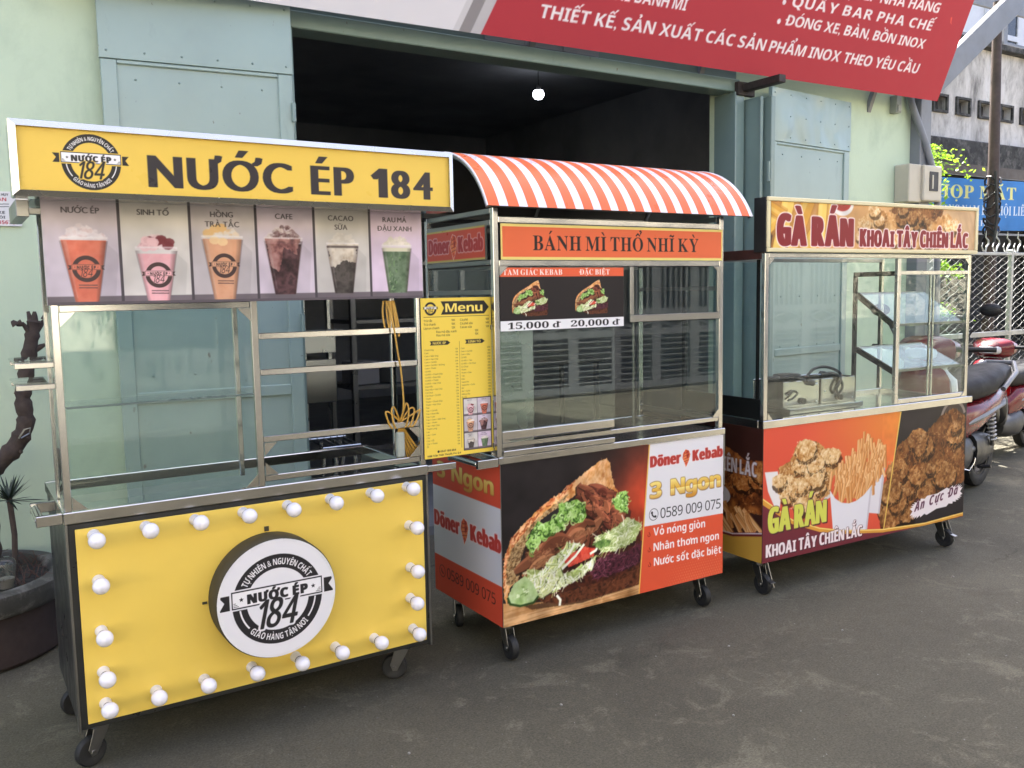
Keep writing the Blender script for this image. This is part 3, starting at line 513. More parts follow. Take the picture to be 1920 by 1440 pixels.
def print_chicken_front():
    cv = Canvas(1.658, 0.678, 400, '#dc5a40'); z0 = 0.178; D = lambda P: [(x, z - z0) for x, z in P]
    g = np.clip((cv.X - 0.25) / 0.85, 0, 1) * np.clip((cv.Y - 0.1) / 0.5, 0, 1); cv.a[:] = hx('#d8553f') + g[..., None] * (hx('#e08a3a') - hx('#d8553f'))
    DV = D([(0.925, 0.178), (1.055, 0.86)])
    cv.poly(DV + [(1.66, 0.682), (1.66, 0)], '#2c2728')
    cv.ring(1.53, 0.76 - z0, 0.105, 0.125, '#8c8078', 20, 170); cv.ring(1.53, 0.76 - z0, 0, 0.105, '#463b36')
    R = D([(0.93,0.223),(0.946,0.339),(0.993,0.532),(1.03,0.663),(1.098,0.692),(1.181,0.738),(1.255,0.695),(1.326,0.743),(1.412,0.8),(1.531,0.837),(1.642,0.78),(1.652,0.394),(1.434,0.345),(1.143,0.291),(1.147,0.226)])
    chicken(cv, R, 31, PAL_B, 230, 1.2, 0.088); cv.strokes(R, 700, 0.03, 0.004, PAL_B[1:5], 1.2, 0.8, 33, 0.8, 0.55)
    cv.soften(0.9, 0, 1.658, 0.678, 1, 0.15, 0.1); cv.line(DV, 0.009, '#e2bf62')
    cv.poly(D([(0.012,0.64),(0.102,0.634),(0.127,0.503),(0.12,0.44),(0.082,0.456),(0.036,0.54)]), '#e2dcda')
    cv.poly(D([(0.104,0.5),(0.174,0.44),(0.304,0.41),(0.412,0.425),(0.492,0.45),(0.5,0.50),(0.42,0.43),(0.2,0.43)]), '#cfc6c4')
    chicken(cv, D([(0.108,0.604),(0.113,0.653),(0.193,0.676),(0.226,0.739),(0.345,0.726),(0.362,0.762),(0.417,0.735),(0.454,0.706),(0.517,0.674),(0.57,0.591),(0.508,0.555),(0.492,0.471),(0.412,0.448),(0.304,0.433),(0.174,0.463),(0.104,0.522)]), 51, PAL_A, 150, 1.0, 0.085); cv.strokes(D([(0.14,0.5),(0.14,0.64),(0.36,0.72),(0.52,0.64),(0.48,0.48),(0.3,0.45)]), 260, 0.012, 0.005, PAL_A[2:], 1.0, 1.5, 53, 1.0, 0.6)
    cv.poly(D([(0.937,0.583),(0.893,0.305),(0.798,0.324),(0.826,0.471)]), '#dcd7dc'); cv.poly(D([(0.937,0.583),(0.893,0.305),(0.88,0.308),(0.915,0.56)]), '#c4bcc4')
    fries(cv, D([(0.49,0.54),(0.57,0.591),(0.643,0.659),(0.719,0.693),(0.763,0.722),(0.851,0.687),(0.945,0.632),(0.925,0.583),(0.833,0.471),(0.73,0.434),(0.639,0.426),(0.562,0.448),(0.50,0.5)]), 170, 61)
    cv.poly(D([(0.488,0.49),(0.53,0.44),(0.58,0.41),(0.639,0.398),(0.70,0.404),(0.76,0.428),(0.826,0.475),(0.788,0.2),(0.528,0.2)]), '#dedbe1'); cv.poly(D([(0.826,0.471),(0.81,0.46),(0.775,0.2),(0.788,0.2)]), '#c6c0c8')
    cv.soften(0, 0, 0.98, 0.678, 1)
    # swoosh and maroon foot
    S = D([(0.0,0.511),(0.094,0.45),(0.211,0.375),(0.416,0.301),(0.605,0.258),(0.924,0.216),(1.294,0.196),(1.66,0.205)])
    low = D([(0.0,0.478),(0.094,0.42),(0.211,0.35),(0.416,0.278),(0.605,0.238),(0.924,0.196),(1.294,0.178),(1.66,0.184)])
    cv.poly(low + [(1.66, 0), (0, 0)], '#702f37'); cv.poly(S + low[::-1], '#d79b3e'); cv.line([(x, y - 0.004) for x, y in S], 0.006, '#f0d27c')
    rs = np.random.RandomState(3); bp = []
    C0 = np.array([1.40, 0.306 - z0])
    for i in range(56):
        t = i / 56 * 2 * math.pi; r = 1.0 if i % 2 else 0.90; x, y = 0.245 * math.copysign(abs(math.cos(t)) ** 0.45, math.cos(t)) * r, 0.05 * math.copysign(abs(math.sin(t)) ** 0.45, math.sin(t)) * (1.12 if i % 2 else 0.88); bp.append((C0[0] + x, C0[1] + y + x * 0.13))
    cv.poly(bp, '#e6dcde')
    cv.text('Ăn Cực Đã', 1.195, 0.272 - z0, 0.052, '#5b2f45', 'bi', width=0.40, bold=(0.003, 0.002), gap=0.26, space=0.75, shear=0.1, slope=0.13)
    for t, x, z, h, w_, c, o, dr in (('GÀ RÁN', 0.045, 0.325, 0.125, 0.415, '#cfd05a', (0.004, '#4d2a30'), (0.008, -0.007, '#4d2a30')), ('KHOAI TÂY CHIÊN LẮC', 0.028, 0.205, 0.062, 0.722, '#ecdfe0', (0.003, '#4a222a'), (0.005, -0.005, '#4a222a'))):
        cv.text(t, x, z - z0, h, c, 'sb', width=w_, bold=(0.075 * h, 0.02 * h), outline=o, drop=dr, jit=0.06, gap=0.16, slope=0.0)
    return cv
def print_chicken_sign():
    cv = Canvas(1.615, 0.222, 440, '#d9a35c'); ox, oy = -0.014, 1.738
    g = np.clip(cv.X / 1.6, 0, 1)[..., None]; cv.a[:] = hx('#c98f4f') * (1 - g) + hx('#cda982') * g
    fr = [((-0.02, 0.10), (0.16, 0.23), 0.07), ((0.05, -0.02), (0.12, 0.24), 0.08), ((0.14, 0.0), (0.26, 0.24), 0.085), ((0.24, -0.02), (0.42, 0.22), 0.09), ((0.34, 0.02), (0.36, 0.24), 0.06), ((-0.02, 0.2), (0.1, 0.15), 0.05)]
    cv.poly([(0, 0), (0, 0.12), (0.1, 0.02), (0.12, 0)], '#5b4136')
    for i, (a, b, w_) in enumerate(fr):
        cv.line([a, b], w_ + 0.03, '#c58a3c', 0.6); cv.line([a, b], w_ + 0.01, '#b0712c', 0.5); cv.line([a, b], w_, ['#e2b04c', '#edc766', '#d99f3d'][i % 3]); cv.line([(a[0] - w_ * 0.2, a[1]), (b[0] - w_ * 0.2, b[1])], w_ * 0.35, '#f0d27c', 0.5)
    cv.ell(0.5, 0.225, 0.085, 0.06, '#e3dcd6'); cv.ell(0.5, 0.23, 0.065, 0.042, '#b03a33'); cv.ell(0.49, 0.235, 0.03, 0.02, '#cc6a5e')
    chicken(cv, [(0.62, 0.0), (0.64, 0.15), (0.72, 0.21), (0.9, 0.19), (1.05, 0.13), (1.12, 0.05), (1.1, 0.0)], 71, ['#8a5a2b', '#b98148', '#d2a066', '#dfb67f', '#e9caa0', '#f0dab8'], 90, 0.8, 0.05)
    chicken(cv, [(0.86, 0.2), (0.9, 0.222), (1.32, 0.222), (1.3, 0.15), (1.2, 0.1), (1.1, 0.12), (1.0, 0.16)], 73, PAL_B, 70, 0.8, 0.05)
    chicken(cv, [(1.1, 0.0), (1.16, 0.1), (1.28, 0.18), (1.36, 0.2), (1.46, 0.14), (1.52, 0.07), (1.52, 0.0)], 75, ['#8a5a2b', '#b98148', '#d2a066', '#dfb67f', '#e9caa0', '#f0dab8'], 80, 0.8, 0.05)
    cv.soften(0, 0, 1.615, 0.222, 2, 0.2, 0.12)
    for i in range(5): cv.poly([(1.44 + 0.05 * i, 0.222), (1.46 + 0.05 * i, 0.222), (1.56 + 0.05 * i, 0.02), (1.54 + 0.05 * i, 0.02)], '#bb9670', 0.4)
    for t, x, w_, h in (('GÀ RÁN', 0.058 + 0.014 - 0.02, 0.525, 0.142), ('KHOAI TÂY CHIÊN LẮC', 0.63 + 0.012, 0.905, 0.084)):
        cv.text(t, x, 0.015, h, '#84222a', 'sb', width=w_, bold=(0.10 * h, 0.035 * h), outline=(0.007, '#f3e4e8'), jit=0.05, gap=0.26)
    return cv
def print_chicken_side():
    cv = Canvas(0.6, 0.678, 300, '#3a201b')
    chicken(cv, [(0.0, 0.2), (0.0, 0.45), (0.15, 0.5), (0.35, 0.56), (0.5, 0.5), (0.6, 0.52), (0.6, 0.25), (0.3, 0.2)], 81, ['#3a1c10', '#6b3719', '#8f4f24', '#a8652f', '#b97c44', '#c9935a'], 120, 1, 0.07)
    cv.ell(0.22, 0.3, 0.16, 0.07, '#c9c2c6'); cv.ell(0.22, 0.31, 0.11, 0.045, '#7c5a44')
    fries(cv, [(0.02, 0.14), (0.05, 0.26), (0.3, 0.2), (0.58, 0.25), (0.55, 0.14), (0.3, 0.1)], 40, 83, 1.4, 2.2)
    cv.poly([(0, 0), (0, 0.16), (0.15, 0.12), (0.35, 0.105), (0.6, 0.16), (0.6, 0)], '#6e2a2c'); cv.poly([(0, 0), (0, 0.11), (0.2, 0.09), (0.4, 0.095), (0.6, 0.14), (0.6, 0)], '#c0953f')
    cv.line([(0, 0.13), (0.2, 0.105), (0.4, 0.11), (0.6, 0.155)], 0.006, '#d8ccd4')
    cv.text('KHOAI TÂY CHIÊN LẮC', -0.12, 0.43, 0.075, '#d8d0d4', 'sb', width=0.68, bold=(0.004, 0.001), outline=(0.003, '#3a1a1c'), gap=0.16); return cv

BX0, BX1, BH = 0.4, 7.402, 1.25
def print_board():
    cv = Canvas(BX1 - BX0, BH, 170, '#d9d6d8'); D = lambda P: [(x - BX0, s) for x, s in P]
    cv.poly(D([(2.64, 0), (2.79, 0), (3.25, BH), (3.1, BH)]), '#b9b5b6'); cv.poly(D([(2.64, 0), (2.72, 0), (3.17, BH), (3.1, BH)]), '#8d8888'); cv.poly(D([(2.60, 0), (2.64, 0), (3.1, BH), (3.06, BH)]), '#c9c6c7')
    cv.poly(D([(2.79, 0), (3.25, BH), (BX1, BH), (BX1, 0)]), '#ad3a42'); w = '#e6dcdc'
    ft = dict(st='sb', shear=0.12)
    cv.text('THIẾT KẾ, SẢN XUẤT CÁC SẢN PHẨM INOX THEO YÊU CẦU', 3.175 - BX0, 0.146, 0.078, w, width=3.81, slope=0.0125, **ft)
    cv.text('ĐÓNG XE, BÀN, BỒN INOX', 5.295 - BX0, 0.366, 0.072, w, width=1.66, slope=0.013, **ft)
    cv.text('QUẦY BAR PHA CHẾ', 5.30 - BX0, 0.494, 0.072, w, width=1.67, slope=0.022, gap=0.22, **ft)
    cv.text('THIẾT BỊ BẾP NHÀ HÀNG', 5.33 - BX0, 0.618, 0.074, w, width=1.655, slope=0.03, **ft)
    cv.text('XE BÁNH MÌ', 3.72 - BX0, 0.324, 0.075, w, width=0.605, slope=0.02, **ft)
    for y in (0.382, 0.512, 0.635): cv.ell(5.222 - BX0, y, 0.018, 0.018, w)
    cv.poly([(7.17 - BX0, 0.66), (7.19 - BX0, 0.62), (7.22 - BX0, 0.605), (7.2 - BX0, 0.625), (7.19 - BX0, 0.66)], '#e05a4c')
    return cv
def print_gathering():
    cv = Canvas(2.6, 0.64, 190, '#3d77b4'); cv.grain(0.12, 0.3)
    cv.text('HỌP MẶT', 0.22, 0.40, 0.155, '#d3cf86', 'rb', width=1.75, bold=(0.006, 0.004), space=0.4)
    cv.text('QUANG NAM LẬP HỘI LIÊN', 0.12, 0.20, 0.115, '#cfd6dc', 'rb', width=2.2, bold=(0.003, 0.002))
    cv.text('HỘI KHỎE', 0.62, 0.06, 0.07, '#cfd6dc', 'rb', width=0.95); return cv
def print_flyer():
    cv = Canvas(0.2, 0.165, 420, '#d3d2d2')
    for t, y, h, c, w_ in (('XE ĐẨY INOX HUY', 0.142, 0.012, '#3a3a3c', 0.13), ('CỨU VAN', 0.118, 0.016, '#a8343a', 0.12), ('ĐÓNG XE', 0.058, 0.013, '#3a3a3c', 0.11), ('TRỌN GÓI', 0.036, 0.012, '#3a3a3c', 0.11), ('0902 345678', 0.01, 0.017, '#a8343a', 0.15)):
        cv.text(t, 0.02, y, h, c, 'sb', width=w_)
    for q in range(2): cv.line([(0.03, 0.09 + 0.012 * q), (0.15, 0.092 + 0.012 * q)], 0.003, '#3a3a3c')
    return cv
def print_disc():
    R = 0.21; cv = Canvas(2 * R, 2 * R, 760, '#dcdadf'); logo(cv, R, R - 0.002, 0.158, '#dcdadf'); return cv
# ------------------------------------------------------------------ mesh helpers
class MB:
    def __init__(s): s.v = []; s.f = []; s.m = []; s.i = 0
    def add(s, v, f, mi=None):
        b = len(s.v); s.v += [tuple(p) for p in v]; s.f += [tuple(b + i for i in q) for q in f]; s.m += [s.i if mi is None else mi] * len(f); return s
    def box(s, x0, x1, y0, y1, z0, z1, mi=None):
        return s.add([(x0, y0, z0), (x1, y0, z0), (x1, y1, z0), (x0, y1, z0), (x0, y0, z1), (x1, y0, z1), (x1, y1, z1), (x0, y1, z1)], [(0, 3, 2, 1), (4, 5, 6, 7), (0, 1, 5, 4), (1, 2, 6, 5), (2, 3, 7, 6), (3, 0, 4, 7)], mi)
    def bar(s, p, q, w, h=None, up=(0, 0, 1), mi=None):
        p, q = Vector(p), Vector(q); d = (q - p).normalized(); u = Vector(up)
        if abs(d.dot(u)) > 0.99: u = Vector((0, 1, 0))
        a = d.cross(u).normalized(); b = a.cross(d); h = h or w; a *= w / 2; b *= h / 2
        return s.add([p - a - b, p + a - b, p + a + b, p - a + b, q - a - b, q + a - b, q + a + b, q - a + b], [(0, 3, 2, 1), (4, 5, 6, 7), (0, 1, 5, 4), (1, 2, 6, 5), (2, 3, 7, 6), (3, 0, 4, 7)][::1], mi)
    def tube(s, pts, r, n=10, mi=None, cap=True):
        pts = [Vector(p) for p in pts]; rr = r if isinstance(r, (list, tuple)) else [r] * len(pts); V = []; F = []
        ref = None
        for i, p in enumerate(pts):
            d = (pts[min(i + 1, len(pts) - 1)] - pts[max(i - 1, 0)])
            d = d.normalized() if d.length > 1e-9 else Vector((0, 0, 1))
            if ref is None: ref = Vector((0, 0, 1)) if abs(d.z) < 0.9 else Vector((1, 0, 0))
            a = d.cross(ref); a = a.normalized() if a.length > 1e-6 else Vector((1, 0, 0)); b = a.cross(d).normalized(); ref = b
            V += [p + rr[i] * (math.cos(2 * math.pi * k / n) * a + math.sin(2 * math.pi * k / n) * b) for k in range(n)]
        for i in range(len(pts) - 1):
            for k in range(n): F.append((i * n + k, i * n + (k + 1) % n, (i + 1) * n + (k + 1) % n, (i + 1) * n + k))
        if cap: F.append(tuple(range(n))[::-1]); F.append(tuple((len(pts) - 1) * n + k for k in range(n)))
        return s.add(V, F, mi)
    def cyl(s, p, q, r, n=20, r2=None, mi=None): return s.tube([p, q], [r, r if r2 is None else r2], n, mi)
    def lathe(s, prof, c=(0, 0, 0), ax='z', n=24, mi=None):
        V = []; F = []; m = len(prof)
        for k in range(n):
            t = 2 * math.pi * k / n
            for r, z in prof:
                a, b = r * math.cos(t), r * math.sin(t)
                p = {'z': (a, b, z), 'x': (z, a, b), 'y': (b, z, a)}[ax]; V.append((c[0] + p[0], c[1] + p[1], c[2] + p[2]))
        for k in range(n):
            for j in range(m - 1): F.append((k * m + j, ((k + 1) % n) * m + j, ((k + 1) % n) * m + j + 1, k * m + j + 1))
        return s.add(V, F, mi)
    def prism(s, poly, a, b, ax='y', mi=None):
        """outline poly (two coordinates) swept along axis ax from a to b"""
        P = {'y': lambda u, w, t: (u, t, w), 'x': lambda u, w, t: (t, u, w), 'z': lambda u, w, t: (u, w, t)}[ax]; n = len(poly)
        V = [P(u, w, a) for u, w in poly] + [P(u, w, b) for u, w in poly]
        return s.add(V, [tuple(range(n))[::-1], tuple(range(n, 2 * n))] + [(i, (i + 1) % n, n + (i + 1) % n, n + i) for i in range(n)], mi)
    def sphere(s, c, rx, ry=None, rz=None, n=16, m=10, mi=None):
        ry = ry or rx; rz = rz or rx; V = [(c[0], c[1], c[2] - rz)]; F = []
        for j in range(1, m):
            t = -math.pi / 2 + math.pi * j / m
            V += [(c[0] + rx * math.cos(t) * math.cos(2 * math.pi * k / n), c[1] + ry * math.cos(t) * math.sin(2 * math.pi * k / n), c[2] + rz * math.sin(t)) for k in range(n)]
        V.append((c[0], c[1], c[2] + rz)); L = len(V) - 1
        F += [(0, 1 + (k + 1) % n, 1 + k) for k in range(n)]
        for j in range(m - 2):
            for k in range(n): F.append((1 + j * n + k, 1 + j * n + (k + 1) % n, 1 + (j + 1) * n + (k + 1) % n, 1 + (j + 1) * n + k))
        F += [(1 + (m - 2) * n + k, 1 + (m - 2) * n + (k + 1) % n, L) for k in range(n)]
        return s.add(V, F, mi)
    def build(s, name, mats, parent=None, bevel=0.0, smooth=False, loc=None, seg=1):
        me = bpy.data.meshes.new(name); me.from_pydata(s.v, [], s.f)
        if not isinstance(mats, (list, tuple)): mats = [mats]
        for m in mats: me.materials.append(m)
        me.polygons.foreach_set('material_index', s.m); 
        bm = bmesh.new(); bm.from_mesh(me); bmesh.ops.recalc_face_normals(bm, faces=bm.faces)
        if bevel > 0:
            ed = [e for e in bm.edges if len(e.link_faces) == 2 and e.calc_face_angle(0) > 0.5]
            bmesh.ops.bevel(bm, geom=ed, offset=bevel, segments=seg, affect='EDGES', clamp_overlap=True)
        bm.to_mesh(me); bm.free()
        if smooth:
            me.polygons.foreach_set('use_smooth', [True] * len(me.polygons))
            try: me.set_sharp_from_angle(angle=rad(40))
            except Exception: pass
        o = bpy.data.objects.new(name, me); COL.objects.link(o)
        if parent: o.parent = parent
        if loc: o.location = loc
        return o
def tag(o, label=None, cat=None, group=None, kind=None):
    for k, v in (('label', label), ('category', cat), ('group', group), ('kind', kind)):
        if v: o[k] = v
    return o
def empty(name, loc, rz=0.0):
    o = bpy.data.objects.new(name, None); COL.objects.link(o); o.location = loc; o.rotation_euler = (0, 0, rz); o.empty_display_size = 0.1; return o
def copy_tree(o, parent=None):
    c = o.copy(); COL.objects.link(c); c.parent = parent
    for ch in list(o.children): copy_tree(ch, c)
    return c
def boxm(*a, **k): return MB().box(*a, **k)
def sheet(name, cv, parent, o, du, dv, mat, label=None):
    """print a canvas onto a fine mesh: lower-left corner o, unit directions du, dv"""
    o, du, dv = Vector(o), Vector(du), Vector(dv); Wn, Hn = cv.W, cv.H
    x = np.linspace(0, cv.w, Wn); y = np.linspace(0, cv.h, Hn); xx, yy = np.meshgrid(x, y)
    co = np.array(o)[None, None] + xx[..., None] * np.array(du) + yy[..., None] * np.array(dv)
    me = bpy.data.meshes.new(name); n = Wn * Hn; me.vertices.add(n); me.vertices.foreach_set('co', co.astype(np.float32).ravel())
    i = np.arange(n).reshape(Hn, Wn); q = np.stack([i[:-1, :-1], i[:-1, 1:], i[1:, 1:], i[1:, :-1]], -1).reshape(-1, 4); m = len(q)
    me.loops.add(m * 4); me.polygons.add(m); me.loops.foreach_set('vertex_index', q.astype(np.int32).ravel())
    me.polygons.foreach_set('loop_start', (np.arange(m) * 4).astype(np.int32)); me.update(calc_edges=True); me.validate()
    at = me.color_attributes.new('ink', 'FLOAT_COLOR', 'POINT'); col = np.ones((n, 4), np.float32); col[:, :3] = s2l(np.clip(cv.a, 0, 1)).reshape(-1, 3)
    at.data.foreach_set('color', col.ravel()); me.materials.append(mat)
    ob = bpy.data.objects.new(name, me); COL.objects.link(ob)
    if parent: ob.parent = parent
    if label: ob['label'] = label
    return ob

# ------------------------------------------------------------------ materials
def nodes(name):
    m = bpy.data.materials.new(name); m.use_nodes = True; nt = m.node_tree; return m, nt, nt.nodes['Principled BSDF']
def N(nt, t, **k):
    n = nt.nodes.new(t)
    for a, b in k.items(): setattr(n, a, b)
    return n
def noise(nt, scale, detail=4, rough=0.55, vec=None, dist=0.0):
    n = N(nt, 'ShaderNodeTexNoise'); n.inputs['Scale'].default_value = scale; n.inputs['Detail'].default_value = detail; n.inputs['Roughness'].default_value = rough; n.inputs['Distortion'].default_value = dist
    if vec is not None: nt.links.new(vec, n.inputs['Vector'])
    return n
def ramp(nt, src, stops):
    r = N(nt, 'ShaderNodeValToRGB'); e = r.color_ramp.elements
    while len(e) < len(stops): e.new(0.5)
    for q, (p, c) in zip(e, stops): q.position = p; q.color = (*c[:3], 1) if hasattr(c, '__len__') else (c, c, c, 1)
    nt.links.new(src, r.inputs[0]); return r
def coords(nt, scale=(1, 1, 1), kind='Object'):
    t = N(nt, 'ShaderNodeTexCoord'); mp = N(nt, 'ShaderNodeMapping'); mp.inputs['Scale'].default_value = scale; nt.links.new(t.outputs[kind], mp.inputs[0]); return mp.outputs[0]
def bump(nt, b, src, strength, dist=0.01):
    n = N(nt, 'ShaderNodeBump'); n.inputs['Strength'].default_value = strength; n.inputs['Distance'].default_value = dist; nt.links.new(src, n.inputs['Height']); nt.links.new(n.outputs[0], b.inputs['Normal']); return n
def paint(name, c, rough=0.5, metal=0.0, var=0.12, vs=4.0, bmp=0.0, bs=30.0, spec=0.5, scale=(1, 1, 1), dirt=None, dirt_s=1.5):
    """a plain surface whose own colour varies a little, with optional dirt patches and bump"""
    m, nt, b = nodes(name); c = hx(c) if isinstance(c, str) else np.array(c); c = s2l(c) if isinstance(name, str) and max(c) > 1.5 else c
    v = coords(nt, scale); n = noise(nt, vs, 5, 0.6, v)
    r = ramp(nt, n.outputs[0], [(0.25, c * (1 - var)), (0.75, np.minimum(c * (1 + var), 1))]); out = r.outputs[0]
    if dirt is not None:
        n2 = noise(nt, dirt_s, 7, 0.68, v, 0.4); r2 = ramp(nt, n2.outputs[0], [(0.48, 0.0), (0.72, 0.85)]); mx = N(nt, 'ShaderNodeMix', data_type='RGBA')
        nt.links.new(r2.outputs[0], mx.inputs['Factor']); nt.links.new(out, mx.inputs['A']); mx.inputs['B'].default_value = (*dirt, 1); out = mx.outputs['Result']
    nt.links.new(out, b.inputs['Base Color'])
    rr = ramp(nt, noise(nt, vs * 2.3, 4, 0.6, v).outputs[0], [(0.3, max(rough - 0.1, 0.02)), (0.7, min(rough + 0.1, 1))]); nt.links.new(rr.outputs[0], b.inputs['Roughness'])
    b.inputs['Metallic'].default_value = metal; b.inputs['Specular IOR Level'].default_value = spec
    if bmp: bump(nt, b, noise(nt, bs, 5, 0.6, v).outputs[0], bmp)
    return m
def L_(h): return tuple(s2l(hx(h)))     # photo-like sRGB hex -> linear base colour
def glass(name, tint=(0.93, 0.97, 0.955), dust=0.025, gain=1.0):
    m, nt, b = nodes(name); nt.nodes.remove(b); out = nt.nodes['Material Output']
    tr = N(nt, 'ShaderNodeBsdfTransparent'); tr.inputs[0].default_value = (*tint, 1); gl = N(nt, 'ShaderNodeBsdfGlossy'); gl.inputs['Roughness'].default_value = 0.015
    lw = N(nt, 'ShaderNodeLayerWeight'); pw = N(nt, 'ShaderNodeMath', operation='POWER'); nt.links.new(lw.outputs['Facing'], pw.inputs[0]); pw.inputs[1].default_value = 5      # Schlick, the same from both sides of the sheet
    lw.inputs[0].default_value = 0.5; mu = N(nt, 'ShaderNodeMath', operation='MULTIPLY_ADD'); mu.inputs[1].default_value = 0.95; mu.inputs[2].default_value = 0.043 * gain; nt.links.new(pw.outputs[0], mu.inputs[0])
    mx = N(nt, 'ShaderNodeMixShader'); nt.links.new(mu.outputs[0], mx.inputs[0]); nt.links.new(tr.outputs[0], mx.inputs[1]); nt.links.new(gl.outputs[0], mx.inputs[2])
    df = N(nt, 'ShaderNodeBsdfDiffuse'); df.inputs[0].default_value = (0.6, 0.62, 0.6, 1); n = noise(nt, 6, 6, 0.7, coords(nt)); r = ramp(nt, n.outputs[0], [(0.35, dust * 0.3), (0.75, dust)])
    m2 = N(nt, 'ShaderNodeMixShader'); nt.links.new(r.outputs[0], m2.inputs[0]); nt.links.new(mx.outputs[0], m2.inputs[1]); nt.links.new(df.outputs[0], m2.inputs[2]); nt.links.new(m2.outputs[0], out.inputs[0]); return m
def ink_mat(name, rough=0.36, spec=0.22):
    m, nt, b = nodes(name); a = N(nt, 'ShaderNodeVertexColor', layer_name='ink'); nt.links.new(a.outputs[0], b.inputs['Base Color'])
    rr = ramp(nt, noise(nt, 9, 5, 0.6, coords(nt)).outputs[0], [(0.3, rough - 0.03), (0.7, rough + 0.04)]); nt.links.new(rr.outputs[0], b.inputs['Roughness']); b.inputs['Specular IOR Level'].default_value = spec
    bump(nt, b, noise(nt, 2.5, 1, 0.5, coords(nt)).outputs[0], 0.05, 0.02); return m
M = {}
M['vinyl'] = ink_mat('printed_vinyl'); M['cloth_print'] = ink_mat('printed_canvas', 0.6, 0.15); M['acrylic'] = ink_mat('printed_acrylic', 0.3, 0.22)
def steel(name, base=0.56, rough=0.17, sc=(1, 1, 1)):
    m, nt, b = nodes(name); v = coords(nt, sc); n = noise(nt, 7, 5, 0.65, v); r = ramp(nt, n.outputs[0], [(0.3, (base * 0.94, base * 0.93, base * 0.91)), (0.75, (base, base * 0.99, base * 0.96))]); nt.links.new(r.outputs[0], b.inputs['Base Color'])
    b.inputs['Metallic'].default_value = 1.0; rr = ramp(nt, noise(nt, 5, 2, 0.5, v).outputs[0], [(0.3, rough - 0.03), (0.72, rough + 0.06)]); nt.links.new(rr.outputs[0], b.inputs['Roughness'])
    return m
M['steel'] = steel('stainless_steel'); M['steel2'] = steel('dull_steel', 0.27, 0.34); M['alu'] = steel('aluminium', 0.62, 0.26)
M['black'] = paint('black_board', (0.018, 0.018, 0.019), 0.5); M['rubber'] = paint('black_rubber', (0.012, 0.012, 0.012), 0.65, bmp=0.05); M['darkframe'] = paint('dark_painted_frame', (0.006, 0.007, 0.007), 0.8, spec=0.15)
M['bulb'] = paint('white_opal_glass', (0.78, 0.76, 0.82), 0.18, var=0.02); M['socket'] = paint('white_socket', (0.75, 0.73, 0.72), 0.4, var=0.04); M['rim'] = paint('bronze_rim', (0.055, 0.048, 0.03), 0.6, spec=0.3)
M['glass'] = glass('clear_glass'); M['glass3'] = glass('thin_shelf_glass', (0.9, 0.94, 0.93), 0.03, 0.35); M['glass2'] = glass('mirror_clean_glass', (0.82, 0.86, 0.85), 0.012, 1.1)
M['stripe_r'] = paint('orange_vinyl', L_('#e06c42'), 0.35, var=0.05, spec=0.25); M['stripe_w'] = paint('white_vinyl', L_('#dcd8de'), 0.3, var=0.04)
M['cream'] = paint('cream_frame', L_('#d9cda4'), 0.45, var=0.05); M['maroon'] = paint('maroon_beam', L_('#4a2a26'), 0.5)
M['cord'] = paint('yellow_cable', L_('#b98f3c'), 0.5); M['cable'] = paint('black_cable', (0.012, 0.012, 0.013), 0.5); M['plug'] = paint('grey_plug', L_('#9aa098'), 0.5)
M['granite'] = paint('speckled_granite', (0.12, 0.095, 0.08), 0.3, var=0.7, vs=90)
